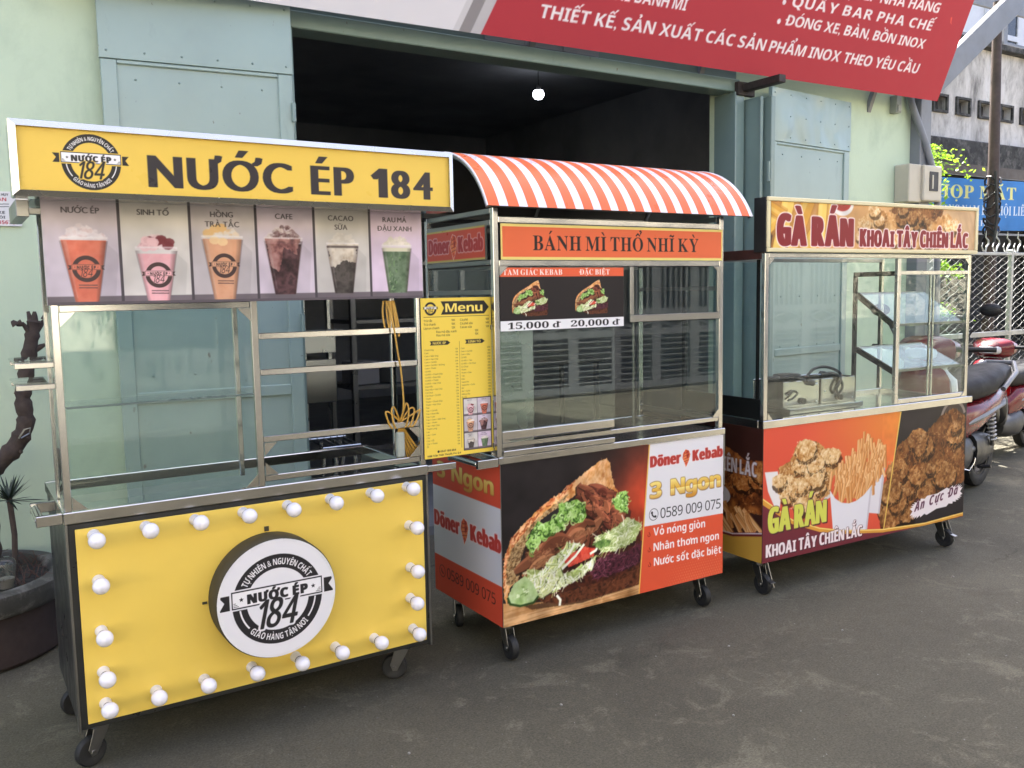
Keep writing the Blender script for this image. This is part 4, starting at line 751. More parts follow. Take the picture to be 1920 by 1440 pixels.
# ------------------------------------------------------------------ ground
def road_material():
    m, nt, b = nodes('worn_asphalt'); v = coords(nt)
    a = ramp(nt, noise(nt, 0.55, 6, 0.62, v, 0.3).outputs[0], [(0.3, (0.0717, 0.0655, 0.0480)), (0.55, (0.1004, 0.0923, 0.0670)), (0.75, (0.1290, 0.1179, 0.0852))])
    p = ramp(nt, noise(nt, 3.4, 12, 0.8, v, 0.6).outputs[0], [(0.53, 0.0), (0.60, 0.5)])                       # pale worn scabs
    mx = N(nt, 'ShaderNodeMix', data_type='RGBA'); nt.links.new(p.outputs[0], mx.inputs['Factor']); nt.links.new(a.outputs[0], mx.inputs['A']); mx.inputs['B'].default_value = (0.1673, 0.1521, 0.1092, 1)
    d = ramp(nt, noise(nt, 1.3, 6, 0.7, coords(nt, (1, 2.2, 1)), 0.5).outputs[0], [(0.54, 0.0), (0.72, 0.5)])     # dark damp stains
    m2 = N(nt, 'ShaderNodeMix', data_type='RGBA'); nt.links.new(d.outputs[0], m2.inputs['Factor']); nt.links.new(mx.outputs['Result'], m2.inputs['A']); m2.inputs['B'].default_value = (0.0525, 0.0480, 0.0349, 1)
    s = noise(nt, 120, 4, 0.75, v); sp = ramp(nt, s.outputs[0], [(0.3, 0.6), (0.5, 1.0), (0.72, 1.5)]); m3 = N(nt, 'ShaderNodeMix', data_type='RGBA', blend_type='MULTIPLY'); m3.inputs['Factor'].default_value = 1
    nt.links.new(m2.outputs['Result'], m3.inputs['A']); nt.links.new(sp.outputs[0], m3.inputs['B']); vo = N(nt, 'ShaderNodeTexVoronoi', feature='DISTANCE_TO_EDGE'); vo.inputs['Scale'].default_value = 0.55; wv = noise(nt, 2.5, 5, 0.6, v); va = N(nt, 'ShaderNodeVectorMath', operation='MULTIPLY_ADD'); nt.links.new(wv.outputs['Color'], va.inputs[0]); va.inputs[1].default_value = (0.5, 0.5, 0); nt.links.new(v, va.inputs[2]); nt.links.new(va.outputs[0], vo.inputs['Vector'])
    ck = ramp(nt, vo.outputs['Distance'], [(0.0, 0.45), (0.006, 1.0)]); m4 = N(nt, 'ShaderNodeMix', data_type='RGBA', blend_type='MULTIPLY'); msk = ramp(nt, noise(nt, 0.7, 2, 0.5, v).outputs[0], [(0.5, 0.0), (0.62, 1.0)]); nt.links.new(msk.outputs[0], m4.inputs['Factor']); nt.links.new(m3.outputs['Result'], m4.inputs['A']); nt.links.new(ck.outputs[0], m4.inputs['B'])
    gt = N(nt, 'ShaderNodeTexVoronoi'); gt.inputs['Scale'].default_value = 55; nt.links.new(v, gt.inputs['Vector']); gr = ramp(nt, gt.outputs['Color'], [(0.0, 0.78), (0.7, 1.0), (0.97, 1.12), (1.0, 1.7)]); m5 = N(nt, 'ShaderNodeMix', data_type='RGBA', blend_type='MULTIPLY'); m5.inputs['Factor'].default_value = 0.5; nt.links.new(m4.outputs['Result'], m5.inputs['A']); nt.links.new(gr.outputs[0], m5.inputs['B'])
    nt.links.new(m5.outputs['Result'], b.inputs['Base Color'])
    b.inputs['Roughness'].default_value = 0.8; b.inputs['Specular IOR Level'].default_value = 0.2
    ad = N(nt, 'ShaderNodeMath', operation='ADD'); nt.links.new(s.outputs[0], ad.inputs[0]); nt.links.new(noise(nt, 7, 6, 0.7, v).outputs[0], ad.inputs[1]); bump(nt, b, ad.outputs[0], 0.5, 0.006); return m
g = MB(); g.add([(-150, -150, 0), (150, -150, 0), (150, 250, 0), (-150, 250, 0)], [(0, 1, 2, 3)])
tag(g.build('road', road_material()), kind='structure')

rs = np.random.RandomState(9); gm = MB()
for k in range(1500):
    x, y_ = rs.uniform(-1.5, 8), 1.2 + 3.6 * rs.rand() ** 1.5; s = 0.0012 + 0.0028 * rs.rand() ** 2; t = rs.rand() * 3; c_, s_ = math.cos(t) * s, math.sin(t) * s
    gm.add([(x + c_ * 1.3, y_ + s_ * 1.3, 0), (x - s_, y_ + c_, 0), (x - c_ * 1.3, y_ - s_ * 1.3, 0), (x + s_, y_ - c_, 0), (x + 0.2 * c_, y_, s * 0.9)], [(0, 1, 4), (1, 2, 4), (2, 3, 4), (3, 0, 4)], k % 3)
tag(gm.build('road_grit', [paint('grit_pale', (0.22, 0.21, 0.19), 0.9), paint('grit_grey', (0.12, 0.115, 0.105), 0.9), paint('grit_brown', (0.09, 0.07, 0.05), 0.9)]), kind='stuff')

# ------------------------------------------------------------------ the shop building
GREEN = paint('pale_green_wall_paint', L_('#bccbb1'), 0.75, var=0.06, vs=0.9, bmp=0.12, bs=40, dirt=L_('#a5b59e'), dirt_s=2.3, scale=(1, 1, 0.55), spec=0.25)
def leaf_paint(name, wav, wscale, c='#90a39c'):
    m, nt, b = nodes(name); v = coords(nt); c = np.array(L_(c))
    r = ramp(nt, noise(nt, 1.6, 5, 0.6, v).outputs[0], [(0.3, c * 0.9), (0.7, c * 1.06)])
    d = ramp(nt, noise(nt, 5, 7, 0.7, coords(nt, (1, 1, 0.3))).outputs[0], [(0.58, 0.0), (0.76, 0.6)]); mx = N(nt, 'ShaderNodeMix', data_type='RGBA'); nt.links.new(d.outputs[0], mx.inputs['Factor']); nt.links.new(r.outputs[0], mx.inputs['A']); mx.inputs['B'].default_value = (*(c * 0.55), 1)
    ru = ramp(nt, noise(nt, 26, 3, 0.6, coords(nt, (1, 1, 0.5))).outputs[0], [(0.70, 0.0), (0.76, 0.8)]); m2 = N(nt, 'ShaderNodeMix', data_type='RGBA'); nt.links.new(ru.outputs[0], m2.inputs['Factor']); nt.links.new(mx.outputs['Result'], m2.inputs['A']); m2.inputs['B'].default_value = (0.09, 0.06, 0.04, 1)
    nt.links.new(m2.outputs['Result'], b.inputs['Base Color']); b.inputs['Roughness'].default_value = 0.3; b.inputs['Specular IOR Level'].default_value = 0.6
    bump(nt, b, noise(nt, wscale, 1, 0.4, coords(nt, (1, 1, 0.7)), 0.6).outputs[0], wav, 0.05); return m
LEAF = leaf_paint('blue_green_sheet_metal', 0.2, 2.2); BUCKLED = leaf_paint('buckled_sheet_metal', 1.0, 4.0); FRAME = leaf_paint('blue_green_steel_frame', 0.03, 5, '#788c86')
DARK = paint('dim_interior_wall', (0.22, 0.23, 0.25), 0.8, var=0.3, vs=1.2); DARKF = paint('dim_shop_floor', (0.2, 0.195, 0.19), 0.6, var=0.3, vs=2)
shop = tag(empty('shop_building', (3, 5, 0)), 'pale green workshop with a wide dark doorway and blue green steel doors', 'building')
def sp(name, mb, mat, **k):            # parts of the shop are modelled in world metres
    o = mb.build(name, mat, shop, **k); o.location = (-3, -5, 0); return o
YW = 5.0; XL, XR, ZT = 1.69, 5.12, 3.03; SHADE_ROOF = 13.5  # unseen upper walls and roof raised so the shop shades the road
sp('front_wall', MB().box(-9, XL, YW, YW + 0.2, 0, SHADE_ROOF), GREEN)
sp('front_wall', MB().box(XR, 7.4, YW, YW + 0.2, 0, SHADE_ROOF), GREEN)
sp('front_wall', MB().box(XL, XR, YW, YW + 0.2, ZT + 0.14, SHADE_ROOF), GREEN)
sp('side_wall', MB().box(-9, -8.8, YW + 0.2, 13, 0, SHADE_ROOF).box(7.2, 7.4, YW + 0.2, 13, 0, SHADE_ROOF).box(-9, 7.4, 13, 13.2, 0, SHADE_ROOF), GREEN)
sp('roof', MB().box(-9.1, 7.5, YW - 0.02, 13.3, SHADE_ROOF, SHADE_ROOF + 0.2), paint('roof_slab', (0.25, 0.25, 0.24), 0.8))
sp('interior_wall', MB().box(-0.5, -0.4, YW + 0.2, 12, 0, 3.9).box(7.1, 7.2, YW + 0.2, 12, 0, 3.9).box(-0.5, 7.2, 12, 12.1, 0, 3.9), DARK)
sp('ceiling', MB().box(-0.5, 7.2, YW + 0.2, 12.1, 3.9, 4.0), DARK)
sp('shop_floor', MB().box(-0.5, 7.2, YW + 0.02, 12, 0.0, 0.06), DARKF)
sp('door_head', MB().box(XL - 0.06, XR + 0.06, YW - 0.06, YW + 0.12, ZT, ZT + 0.095), FRAME, bevel=0.006)
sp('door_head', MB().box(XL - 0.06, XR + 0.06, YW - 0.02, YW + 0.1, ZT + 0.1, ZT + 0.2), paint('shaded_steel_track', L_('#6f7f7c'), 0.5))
sp('door_jamb', MB().box(XL - 0.07, XL + 0.004, YW - 0.06, YW + 0.15, 0, ZT), FRAME, bevel=0.006)
sp('door_jamb', MB().box(XR - 0.004, XR + 0.09, YW - 0.08, YW + 0.15, 0, ZT), FRAME, bevel=0.006)
sp('vent_grille', MB().box(2.95, 3.85, YW - 0.035, YW - 0.022, ZT + 0.105, ZT + 0.16).box(3.25, 3.27, YW - 0.045, YW - 0.035, ZT + 0.105, ZT + 0.16).box(3.55, 3.57, YW - 0.045, YW - 0.035, ZT + 0.105, ZT + 0.16), DARK)
def door_leaf(p, q, z1, ztop, name, top_mat, flip):
    """a steel leaf folded back against the wall: frame, recessed panel, plain sheet on top with rivets"""
    p, q = Vector(p), Vector(q); L = (q - p).length; e = empty(name, p); e.parent = shop; e.location = p - Vector((3, 5, 0)); e.rotation_euler = (0, 0, math.atan2(q.y - p.y, q.x - p.x))
    f = MB(); w = 0.075
    f.box(0, w, 0, 0.045, 0.05, z1); f.box(L - w, L, 0, 0.045, 0.05, z1); f.box(w, L - w, 0, 0.045, z1 - 0.02, z1); f.box(w, L - w, 0, 0.045, 0.05, 0.15); f.box(w, L - w, 0, 0.045, 1.0, 1.06)
    f.build('leaf_frame', LEAF, e, bevel=0.004)
    MB().box(w, L - w, 0.014, 0.03, 0.15, z1 - 0.02).build('leaf_panel', LEAF, e)
    if ztop > z1: MB().box(-0.004, L + 0.004, -0.005, 0.03, z1 + 0.002, ztop).build('top_sheet', top_mat, e, bevel=0.002)
    r = MB()
    for z in (z1 + 0.04, (z1 + ztop) / 2, ztop - 0.04):
        for i in range(6): r.sphere((0.03 + (L - 0.06) * i / 5, -0.006, z), 0.006, n=6, m=4)
    for z in (z1 - 0.09, z1 - 0.42, z1 - 0.8, z1 - 1.2, z1 - 1.6):
        for i in range(4): r.sphere((0.16 + (L - 0.32) * i / 3, 0.013, z), 0.006, n=6, m=4)
    o = r.build('rivets', FRAME, e); o['kind'] = 'stuff'
    for z in (0.5, 1.4, z1 - 0.2): MB().cyl((L if flip else 0, -0.012, z - 0.05), (L if flip else 0, -0.012, z + 0.05), 0.012, 8).build('hinge', FRAME, e, smooth=True)
    return e
door_leaf((0.70, 4.93, 0), (1.645, 4.835, 0), 2.745, 3.42, 'door_leaf', leaf_paint('flat_top_sheet', 0.4, 1.4), True)
door_leaf((5.42, 4.84, 0), (6.49, 4.945, 0), 2.675, 3.08, 'door_leaf', BUCKLED, False)
e = empty('folded_leaf', (0, 0, 0)); e.parent = shop; e.location = (2.295, -0.27, 0)
MB().box(0, 0.045, 0, 0.27, 0.05, 2.98).build('leaf_frame', FRAME, e, bevel=0.005); MB().box(-0.012, 0, 0.01, 0.03, 1.2, 1.4).build('hinge', LEAF, e); MB().box(-0.012, 0, 0.01, 0.03, 2.35, 2.5).build('hinge', LEAF, e)
e = empty('folded_leaf', (0, 0, 0)); e.parent = shop; e.location = (2.235, -0.22, 0)
MB().box(0, 0.03, 0, 0.2, 0.05, 2.98).build('leaf_frame', FRAME, e, bevel=0.005)
# steel column at the corner, pipes
GREYST = paint('grey_painted_steel', L_('#77797d'), 0.5, var=0.12, vs=6)
sp('corner_column', MB().box(7.402, 7.56, 4.9, 5.06, 0, 4.2), GREYST, bevel=0.006)
sp('downpipe', MB().tube([(7.30, 4.96, 3.4), (7.325, 4.95, 3.16), (7.45, 4.88, 2.8), (7.62, 4.86, 2.42), (7.66, 4.86, 1.2), (7.66, 4.86, 0)], 0.03, 12), GREYST, smooth=True)
# roof of the porch: sloped steel beam that carries the board
tag(MB().bar((7.47, 4.86, 3.30), (9.4, 4.84, 4.68), 0.07, 0.21).build('slanted_beam', paint('grey_steel_channel', L_('#6f7174'), 0.45), bevel=0.006), 'grey steel beam rising outwards at the right end of the red board', 'beam')
# the big board, tilted
bt = rad(21.6)
board = tag(empty('shop_signboard', (BX0, 4.75, 3.102)), 'big tilted board, red with white capitals at right and plain white at left', 'signboard')
board.rotation_euler = (-0.0, 0, 0)
bn = Vector((0, -math.sin(bt), math.cos(bt))); bm_ = Vector((0, -math.cos(bt), -math.sin(bt)))
b0 = Vector((0, 0, -0.035)); bx = Vector((1, 0, 0.0105)).normalized()
mb = MB(); c0 = [b0, b0 + bx * (BX1 - BX0), b0 + bx * (BX1 - BX0) + bn * BH, b0 + bn * BH]
mb.add([p - bm_ * 0.003 for p in c0] + [p - bm_ * 0.03 for p in c0], [(0, 1, 2, 3), (7, 6, 5, 4), (0, 4, 5, 1), (1, 5, 6, 2), (2, 6, 7, 3), (3, 7, 4, 0)])
mb.build('backing_panel', paint('board_back', L_('#8a8a8a'), 0.5), board)
sheet('printed_face', print_board(), board, b0, bx, bn, M['cloth_print'])
for x in (1.2, 3.3, 4.8, 6.8): MB().bar((x - BX0, 0.26, -0.06), (x - BX0, -0.10, 0.9), 0.04).bar((x - BX0, 0.25, 0.75), (x - BX0, -0.2, 0.8), 0.04).build('support_bar', GREYST, board)
tag(MB().box(5.17, 5.24, 4.55, 4.93, 3.03, 3.085).box(5.12, 5.3, 4.9, 4.94, 3.0, 3.1).build('bracket', paint('rusty_dark_steel', (0.03, 0.022, 0.018), 0.7, var=0.4, vs=14), bevel=0.004), 'dark rusty arm sticking out under the red board above the doorway corner', 'bracket')
# meter box and junction box
mt = tag(empty('meter_box', (7.37, 4.98, 2.28)), 'beige electricity meter box with dark window on the green wall', 'meter box')
BEIGE = paint('beige_plastic', L_('#b9b2a0'), 0.5, var=0.06)
MB().box(-0.19, 0.0, -0.13, 0.02, 0.0, 0.33).build('housing', BEIGE, mt, bevel=0.008); MB().box(-0.02, 0.25, -0.16, 0.015, 0.012, 0.325).build('cover', BEIGE, mt, bevel=0.01)
MB().box(0.06, 0.185, -0.166, -0.158, 0.10, 0.27).build('window', M['black'], mt); MB().box(0.09, 0.11, -0.17, -0.165, 0.12, 0.24).build('latch', BEIGE, mt)
tag(MB().box(7.09, 7.16, 4.93, 5.0, 3.05, 3.2).box(7.1, 7.15, 4.92, 4.93, 3.06, 3.12).build('junction_box', paint('grey_plastic', L_('#8b8f86'), 0.5), bevel=0.004), 'small grey box on the green wall just under the red board', 'box')
fl = tag(empty('paper_flyer', (0.11, 4.985, 1.912)), 'white paper flyer with red and black lettering stuck on the green wall', 'flyer')
MB().box(0, 0.2, 0.001, 0.004, 0, 0.165).build('paper', paint('paper', (0.6, 0.6, 0.6), 0.8), fl); sheet('printed_face', print_flyer(), fl, (0, 0, 0), (1, 0, 0), (0, 0, 1), M['cloth_print'])

# ------------------------------------------------------------------ house across the road (seen in the glass)
OPP = paint('cream_plaster', L_('#c6bfac'), 0.8, var=0.1, vs=0.8, dirt=L_('#6d685e'), dirt_s=1.1, bmp=0.1); GATE = paint('grey_gate_paint', (0.085, 0.088, 0.092), 0.5, var=0.2, vs=3)
opp = tag(empty('house_across_road', (4, -4.3, 0)), 'cream house across the road with a grey folding gate of louvres and diamonds', 'house')
def op(name, mb, mat, **k): o = mb.build(name, mat, opp, **k); o.location = (-4, 4.3, 0); return o
op('added_dark_base', MB().box(-16, 5.2, -6.25, -4.28, 0, 1.0).box(12.4, 24, -6.25, -4.28, 0, 1.0), paint('light_cutting_base', (0.10, 0.098, 0.09), 0.7, var=0.3, vs=2))  # added dark band that cuts low bounce light and darkens reflections
op('wall', MB().box(-16, 5.2, -6.3, -4.3, 0, 4.6).box(5.2, 12.4, -6.3, -4.3, 2.9, 4.6).box(12.4, 24, -6.3, -4.3, 0, 4.6), OPP)
op('gate_shade_backing', MB().box(5.2, 12.4, -6.3, -4.9, 0, 2.9), paint('painted_recess_shade', (0.012, 0.012, 0.013), 0.8))  # near-black backing: shade behind the gate gaps put into the colour
op('window', MB().box(-3.2, -1.4, -4.3, -4.26, 1.0, 2.3).box(1.6, 3.4, -4.3, -4.26, 1.0, 2.3), paint('dark_window', (0.02, 0.024, 0.028), 0.1))
for i in range(9):
    x = 5.2 + 0.8 * i; f = MB(); y0, y1 = -4.4, -4.35
    f.box(x, x + 0.09, y0, y1, 0.05, 2.9).box(x + 0.71, x + 0.8, y0, y1, 0.05, 2.9)
    for z in (0.05, 0.86, 1.16, 2.8): f.box(x + 0.09, x + 0.71, y0, y1, z, z + 0.1)
    for k in range(8): f.bar((x + 0.09, -4.375, 0.18 + 0.085 * k), (x + 0.71, -4.375, 0.18 + 0.085 * k), 0.012, 0.055, up=(0, 1, 1))
    cx, cz = x + 0.4, 1.06
    for a, b in (((-0.3, 0), (0, 0.1)), ((0, 0.1), (0.3, 0)), ((0.3, 0), (0, -0.1)), ((0, -0.1), (-0.3, 0))): f.bar((cx + a[0], -4.375, cz + a[1]), (cx + b[0], -4.375, cz + b[1]), 0.045, 0.03)
    for k in range(5): f.box(x + 0.16 + 0.11 * k, x + 0.2 + 0.11 * k, y0, y1, 1.26, 2.8)
    op('gate_leaf', f, GATE)

def dim_leaf():
    m, nt, b = nodes('street_foliage'); r = ramp(nt, noise(nt, 3, 4, 0.6, coords(nt)).outputs[0], [(0.3, (0.02, 0.04, 0.012)), (0.7, (0.07, 0.11, 0.03))]); nt.links.new(r.outputs[0], b.inputs['Base Color']); b.inputs['Roughness'].default_value = 0.5; return m
SL = dim_leaf(); rs = random.Random(21)
for (x, lb) in ((13.8, 'leafy street tree across the road right of the grey folding gate'), (17.4, 'leafy street tree across the road, farthest to the right'), (3.0, 'leafy street tree across the road in front of the cream house windows')):
    t_ = tag(empty('street_tree', (x, -3.7, 0)), lb, 'tree', 'street trees across the road'); k_ = MB(); k_.tube([(0, 0, 0), (0.05, 0, 1.0), (0, 0.03, 2.2), (0.1, 0, 3.4)], [0.09, 0.075, 0.06, 0.02], 8)
    lf = MB(); hi = x < 10
    for q in range(46):
        z0 = rs.uniform(2.4, 4.0) if hi else rs.uniform(0.5, 3.8); a = rs.uniform(0, 6.28); l = rs.uniform(0.4, 1.7); p = Vector((0, 0, min(z0 * 0.8, 3.3))); e_ = Vector((l * math.cos(a), 0.45 * l * math.sin(a), z0)); k_.tube([p, p.lerp(e_, 0.6) + Vector((0, 0, 0.1)), e_], [0.025, 0.015, 0.005], 5)
        for w in range(44):
            c = e_ + Vector((rs.gauss(0, 0.26), rs.gauss(0, 0.2), rs.gauss(0, 0.2))); s = rs.uniform(0.04, 0.085); u = Vector((rs.gauss(0, 1), rs.gauss(0, 1), rs.gauss(0, 0.6))).normalized(); v2 = u.cross(Vector((rs.gauss(0, 1), rs.gauss(0, 1), 1))).normalized(); lf.add([c - u * s, c + v2 * s * 0.5, c + u * s, c - v2 * s * 0.5], [(0, 1, 2, 3)])
    k_.build('trunk', paint('street_bark', (0.05, 0.04, 0.03), 0.9), t_, smooth=True); lf.build('crown', SL, t_)
# ------------------------------------------------------------------ neighbouring lot on the right
FENCE = paint('galvanised_steel', L_('#9a9c9c'), 0.45, metal=0.6, var=0.15, vs=8)
fe = tag(empty('chain_link_fence', (7.75, 5.2, 0)), 'chain link fence on grey rails with curled spikes along its top', 'fence')
FL = 5.4
w = MB(); st = 0.075; n = int(FL / st)
for i in range(n):
    x = i * st; pts = []
    for k in range(49): pts.append((x + (st if (k + i) % 2 else 0.0), 0.006 * (1 if k % 2 else -1), 0.06 + k * 0.037))
    w.tube(pts, 0.0026, 3, cap=False)
w.build('wire_mesh', FENCE, fe, smooth=True)
for z in (0.05, 1.0, 1.84): MB().box(0, FL, -0.02, 0.02, z, z + (0.05 if z < 1.8 else 0.03)).build('rail', FENCE, fe, bevel=0.003)
for x in (0.0, 1.72, 3.5, 5.35): MB().box(x, x + 0.045, -0.0225, 0.0225, 0, 1.9).build('post', FENCE, fe, bevel=0.003)
sk = MB(); sk.tube([(0, 0, 0), (0.012, 0, 0.05), (0.05, 0, 0.085), (0.045, 0, 0.12), (0.0, 0, 0.15), (0.005, 0, 0.22)], [0.009, 0.010, 0.011, 0.010, 0.008, 0.002], 6)
sk.tube([(0, 0, 0), (-0.045, 0, 0.02), (-0.07, 0, 0.06), (-0.05, 0, 0.10)], [0.009, 0.009, 0.008, 0.002], 6)
s0 = sk.build('spike', FENCE, fe, smooth=True); s0.location = (0.06, 0, 1.87)
for i in range(1, 27):
    s = s0.copy(); COL.objects.link(s); s.location = (0.06 + 0.2 * i, 0, 1.87)
tag(MB().box(7.79, 7.83, 5.26, 5.3, 0, 1.85).box(8.24, 8.28, 5.26, 5.3, 0, 1.85).add([(7.83 + 0.41 * k / 24, 5.28 + (0.012 if k % 2 else -0.012), z) for z in (0.05, 1.8) for k in range(25)], [(k, k + 1, 26 + k, 25 + k) for k in range(24)]).build('corrugated_sheet', paint('pale_grey_tin', L_('#a9adad'), 0.4, metal=0.4, var=0.12)), 'pale corrugated tin sheet standing behind the fence by the green wall', 'sheet')
def stained(name):
    m, nt, b = nodes(name); v = coords(nt, (1, 1, 0.4)); n = noise(nt, 1.5, 9, 0.72, v, 0.35)
    a = ramp(nt, n.outputs[0], [(0.36, L_('#6f6c69')), (0.45, L_('#a5a09a')), (0.56, L_('#c6c1bb')), (0.72, L_('#d3d0cf'))]); k = ramp(nt, noise(nt, 7, 8, 0.75, coords(nt, (1, 1, 0.35))).outputs[0], [(0.53, 0.0), (0.7, 0.65)])
    mx = N(nt, 'ShaderNodeMix', data_type='RGBA'); nt.links.new(k.outputs[0], mx.inputs['Factor']); nt.links.new(a.outputs[0], mx.inputs['A']); mx.inputs['B'].default_value = (*L_('#57534e'), 1); nt.links.new(mx.outputs['Result'], b.inputs['Base Color']); b.inputs['Roughness'].default_value = 0.9; bump(nt, b, n.outputs[0], 0.2, 0.02); return m
ST = stained('mould_stained_plaster'); MOULD = paint('black_mouldy_concrete', (0.035, 0.034, 0.032), 0.9, var=0.7, vs=9, dirt=(0.16, 0.15, 0.14), dirt_s=7)
nb = tag(empty('stained_house', (14, 9, 0)), 'old house with mould streaked plaster and a row of small vent holes', 'house')
def np_(name, mb, mat, **k): o = mb.build(name, mat, nb, **k); o.location = (-14, -9, 0); return o
wl = MB(); vx = [13.9 + 0.66 * i for i in range(9)]; za, zb_ = 4.42, 4.66
wl.box(9, 24, 9, 9.2, 3.9, za).box(9, 24, 9, 9.2, zb_, 5.55)
xs = [9.0] + [q for x in vx for q in (x, x + 0.36)] + [24.0]
for i in range(0, len(xs), 2): wl.box(xs[i], xs[i + 1], 9, 9.2, za, zb_)
np_('wall', wl, ST)
for x in vx: np_('vent', MB().box(x - 0.03, x + 0.39, 8.96, 8.999, zb_ - 0.01, zb_ + 0.03).box(x - 0.03, x + 0.39, 8.96, 8.999, za - 0.03, za + 0.01).box(x - 0.03, x + 0.01, 8.96, 8.999, za + 0.01, zb_ - 0.01).box(x + 0.35, x + 0.39, 8.96, 8.999, za + 0.01, zb_ - 0.01).box(x + 0.02, x + 0.34, 9.12, 9.14, za + 0.02, zb_ - 0.02), MOULD)
np_('ledge', MB().box(9, 24, 8.6, 9.2, 3.48, 3.9), MOULD, bevel=0.02)
np_('roof_edge', MB().box(9, 24, 8.85, 9.3, 5.55, 5.66).box(9, 24, 9.3, 13.8, 5.5, 5.6), MOULD, bevel=0.01)
np_('back_wall', MB().box(9, 24, 12.8, 13, 0, 5.5).box(9, 9.2, 9.2, 12.8, 0, 3.5).box(23.8, 24, 9.2, 12.8, 0, 3.5), paint('dark_carport_wall', (0.05, 0.05, 0.052), 0.8, var=0.3))
np_('railing', MB().box(13.5, 24, 9.28, 9.34, 6.42, 6.6).box(13.5, 24, 9.28, 9.34, 5.85, 5.9), GREYST)
for x in (14.0, 16.35, 18.5, 20.7): np_('railing_post', MB().box(x, x + 0.12, 9.24, 9.38, 5.66, 6.42), GREYST)
WHT = paint('white_wall', (0.62, 0.63, 0.66), 0.7, var=0.05)
wh = tag(empty('white_house', (28, 15, 0)), 'white house with tall dark windows in the far distance behind the stained roof', 'house')
o = MB().box(21.5, 40, 15, 24, 0, 13).build('wall', WHT, wh); o.location = (-28, -15, 0)
for x in (25.6, 29.0, 32.4):
    o = MB().box(x, x + 1.5, 14.94, 14.99, 6.6, 10.4).build('window', paint('dark_pane', (0.03, 0.035, 0.042), 0.15), wh); o.location = (-28, -15, 0)
    c = MB().box(x - 0.12, x, 14.9, 14.99, 6.5, 10.5).box(x + 1.5, x + 1.62, 14.9, 14.99, 6.5, 10.5).box(x + 0.7, x + 0.8, 14.9, 14.935, 6.6, 10.4).box(x, x + 1.5, 14.9, 14.935, 8.6, 8.75).build('window_frame', WHT, o)
tag(MB().tube([(10.84, 6.2, 0), (10.86, 6.2, 2.6), (10.83, 6.21, 4.9)], [0.075, 0.068, 0.05], 10).build('utility_pole', paint('rusty_brown_pole', (0.045, 0.028, 0.024), 0.7, var=0.35, vs=7), smooth=True), 'thin rusty brown pole standing behind the fence in front of the blue banner', 'pole')
wz = MB()
for k in range(9):
    z = 2.0 + 0.1 * k; wz.tube([(10.85 + 0.09 * math.cos(t) , 6.2 + 0.09 * math.sin(t), z + 0.05 * math.sin(2 * t + k)) for t in np.linspace(0, 6.28, 12)], 0.012, 6)
wz.tube([(10.76, 6.12, 2.9), (10.80, 6.1, 2.4), (10.74, 6.1, 2.0)], 0.02, 6)
tag(wz.build('cable_coils', M['cable'], smooth=True), 'black cables wound around the rusty pole before the blue banner', 'cables')
gb = tag(empty('blue_banner', (9.95, 6.5, 2.2)), 'blue cloth banner with yellow and white lettering behind the fence', 'banner')
sheet('printed_cloth', print_gathering(), gb, (0, 0, 0), (1, 0, 0.018), (0, 0, 1), M['cloth_print']); MB().box(-0.03, 2.63, 0.006, 0.03, -0.03, -0.005).box(-0.03, 2.63, 0.006, 0.03, 0.69, 0.715).box(-0.03, 0.0, 0.006, 0.03, -2.2, 0.69).box(2.6, 2.63, 0.006, 0.03, -2.2, 0.69).build('pole_frame', GREYST, gb)
tag(MB().box(9.3, 14.5, 6.5, 8.55, 2.98, 3.03).box(9.4, 9.46, 6.56, 6.62, 0, 2.98).box(14.3, 14.36, 6.56, 6.62, 0, 2.98).box(9.3, 14.5, 6.5, 6.54, 2.9, 2.98).build('carport_roof', paint('brown_tin_roof', (0.07, 0.055, 0.045), 0.6, var=0.3)), 'low brown tin roof above the blue banner', 'roof')
wr = MB()
for a, b, s in (((7.6, 4.6, 4.2), (16, 9, 7.6), 0.25), ((7.4, 4.8, 3.9), (15, 9.1, 6.2), 0.2)): wr.tube([tuple(np.array(a) + (np.array(b) - np.array(a)) * t - np.array([0, 0, s * 4 * t * (1 - t)])) for t in np.linspace(0, 1, 14)], 0.007, 5)
tag(wr.build('overhead_wires', paint('pale_wire', (0.5, 0.5, 0.5), 0.5)), 'two pale overhead wires running from the shop corner to the houses', 'wires')
# small bright tree by the corner
def leafy(name):
    m, nt, b = nodes(name); r = ramp(nt, noise(nt, 7, 3, 0.6, coords(nt)).outputs[0], [(0.3, (0.12, 0.26, 0.015)), (0.7, (0.30, 0.46, 0.04))]); nt.links.new(r.outputs[0], b.inputs['Base Color']); b.inputs['Roughness'].default_value = 0.5
    t = N(nt, 'ShaderNodeBsdfTranslucent'); nt.links.new(r.outputs[0], t.inputs[0]); mx = N(nt, 'ShaderNodeMixShader'); mx.inputs[0].default_value = 0.5; nt.links.new(b.outputs[0], mx.inputs[1]); nt.links.new(t.outputs[0], mx.inputs[2]); nt.links.new(mx.outputs[0], nt.nodes['Material Output'].inputs[0]); return m
BARK = paint('dark_bark', (0.05, 0.035, 0.028), 0.9, var=0.4, vs=18, bmp=0.6, bs=25)
tr = tag(empty('young_tree', (8.62, 5.75, 0)), 'young tree with bright yellow green leaflets beside the corner column', 'tree')
tk = MB(); tk.tube([(0, 0, 0), (0.02, 0.01, 1.2), (0.0, 0, 2.3), (0.03, 0, 3.0)], [0.03, 0.026, 0.018, 0.006], 8); rs = random.Random(5); lf = MB()
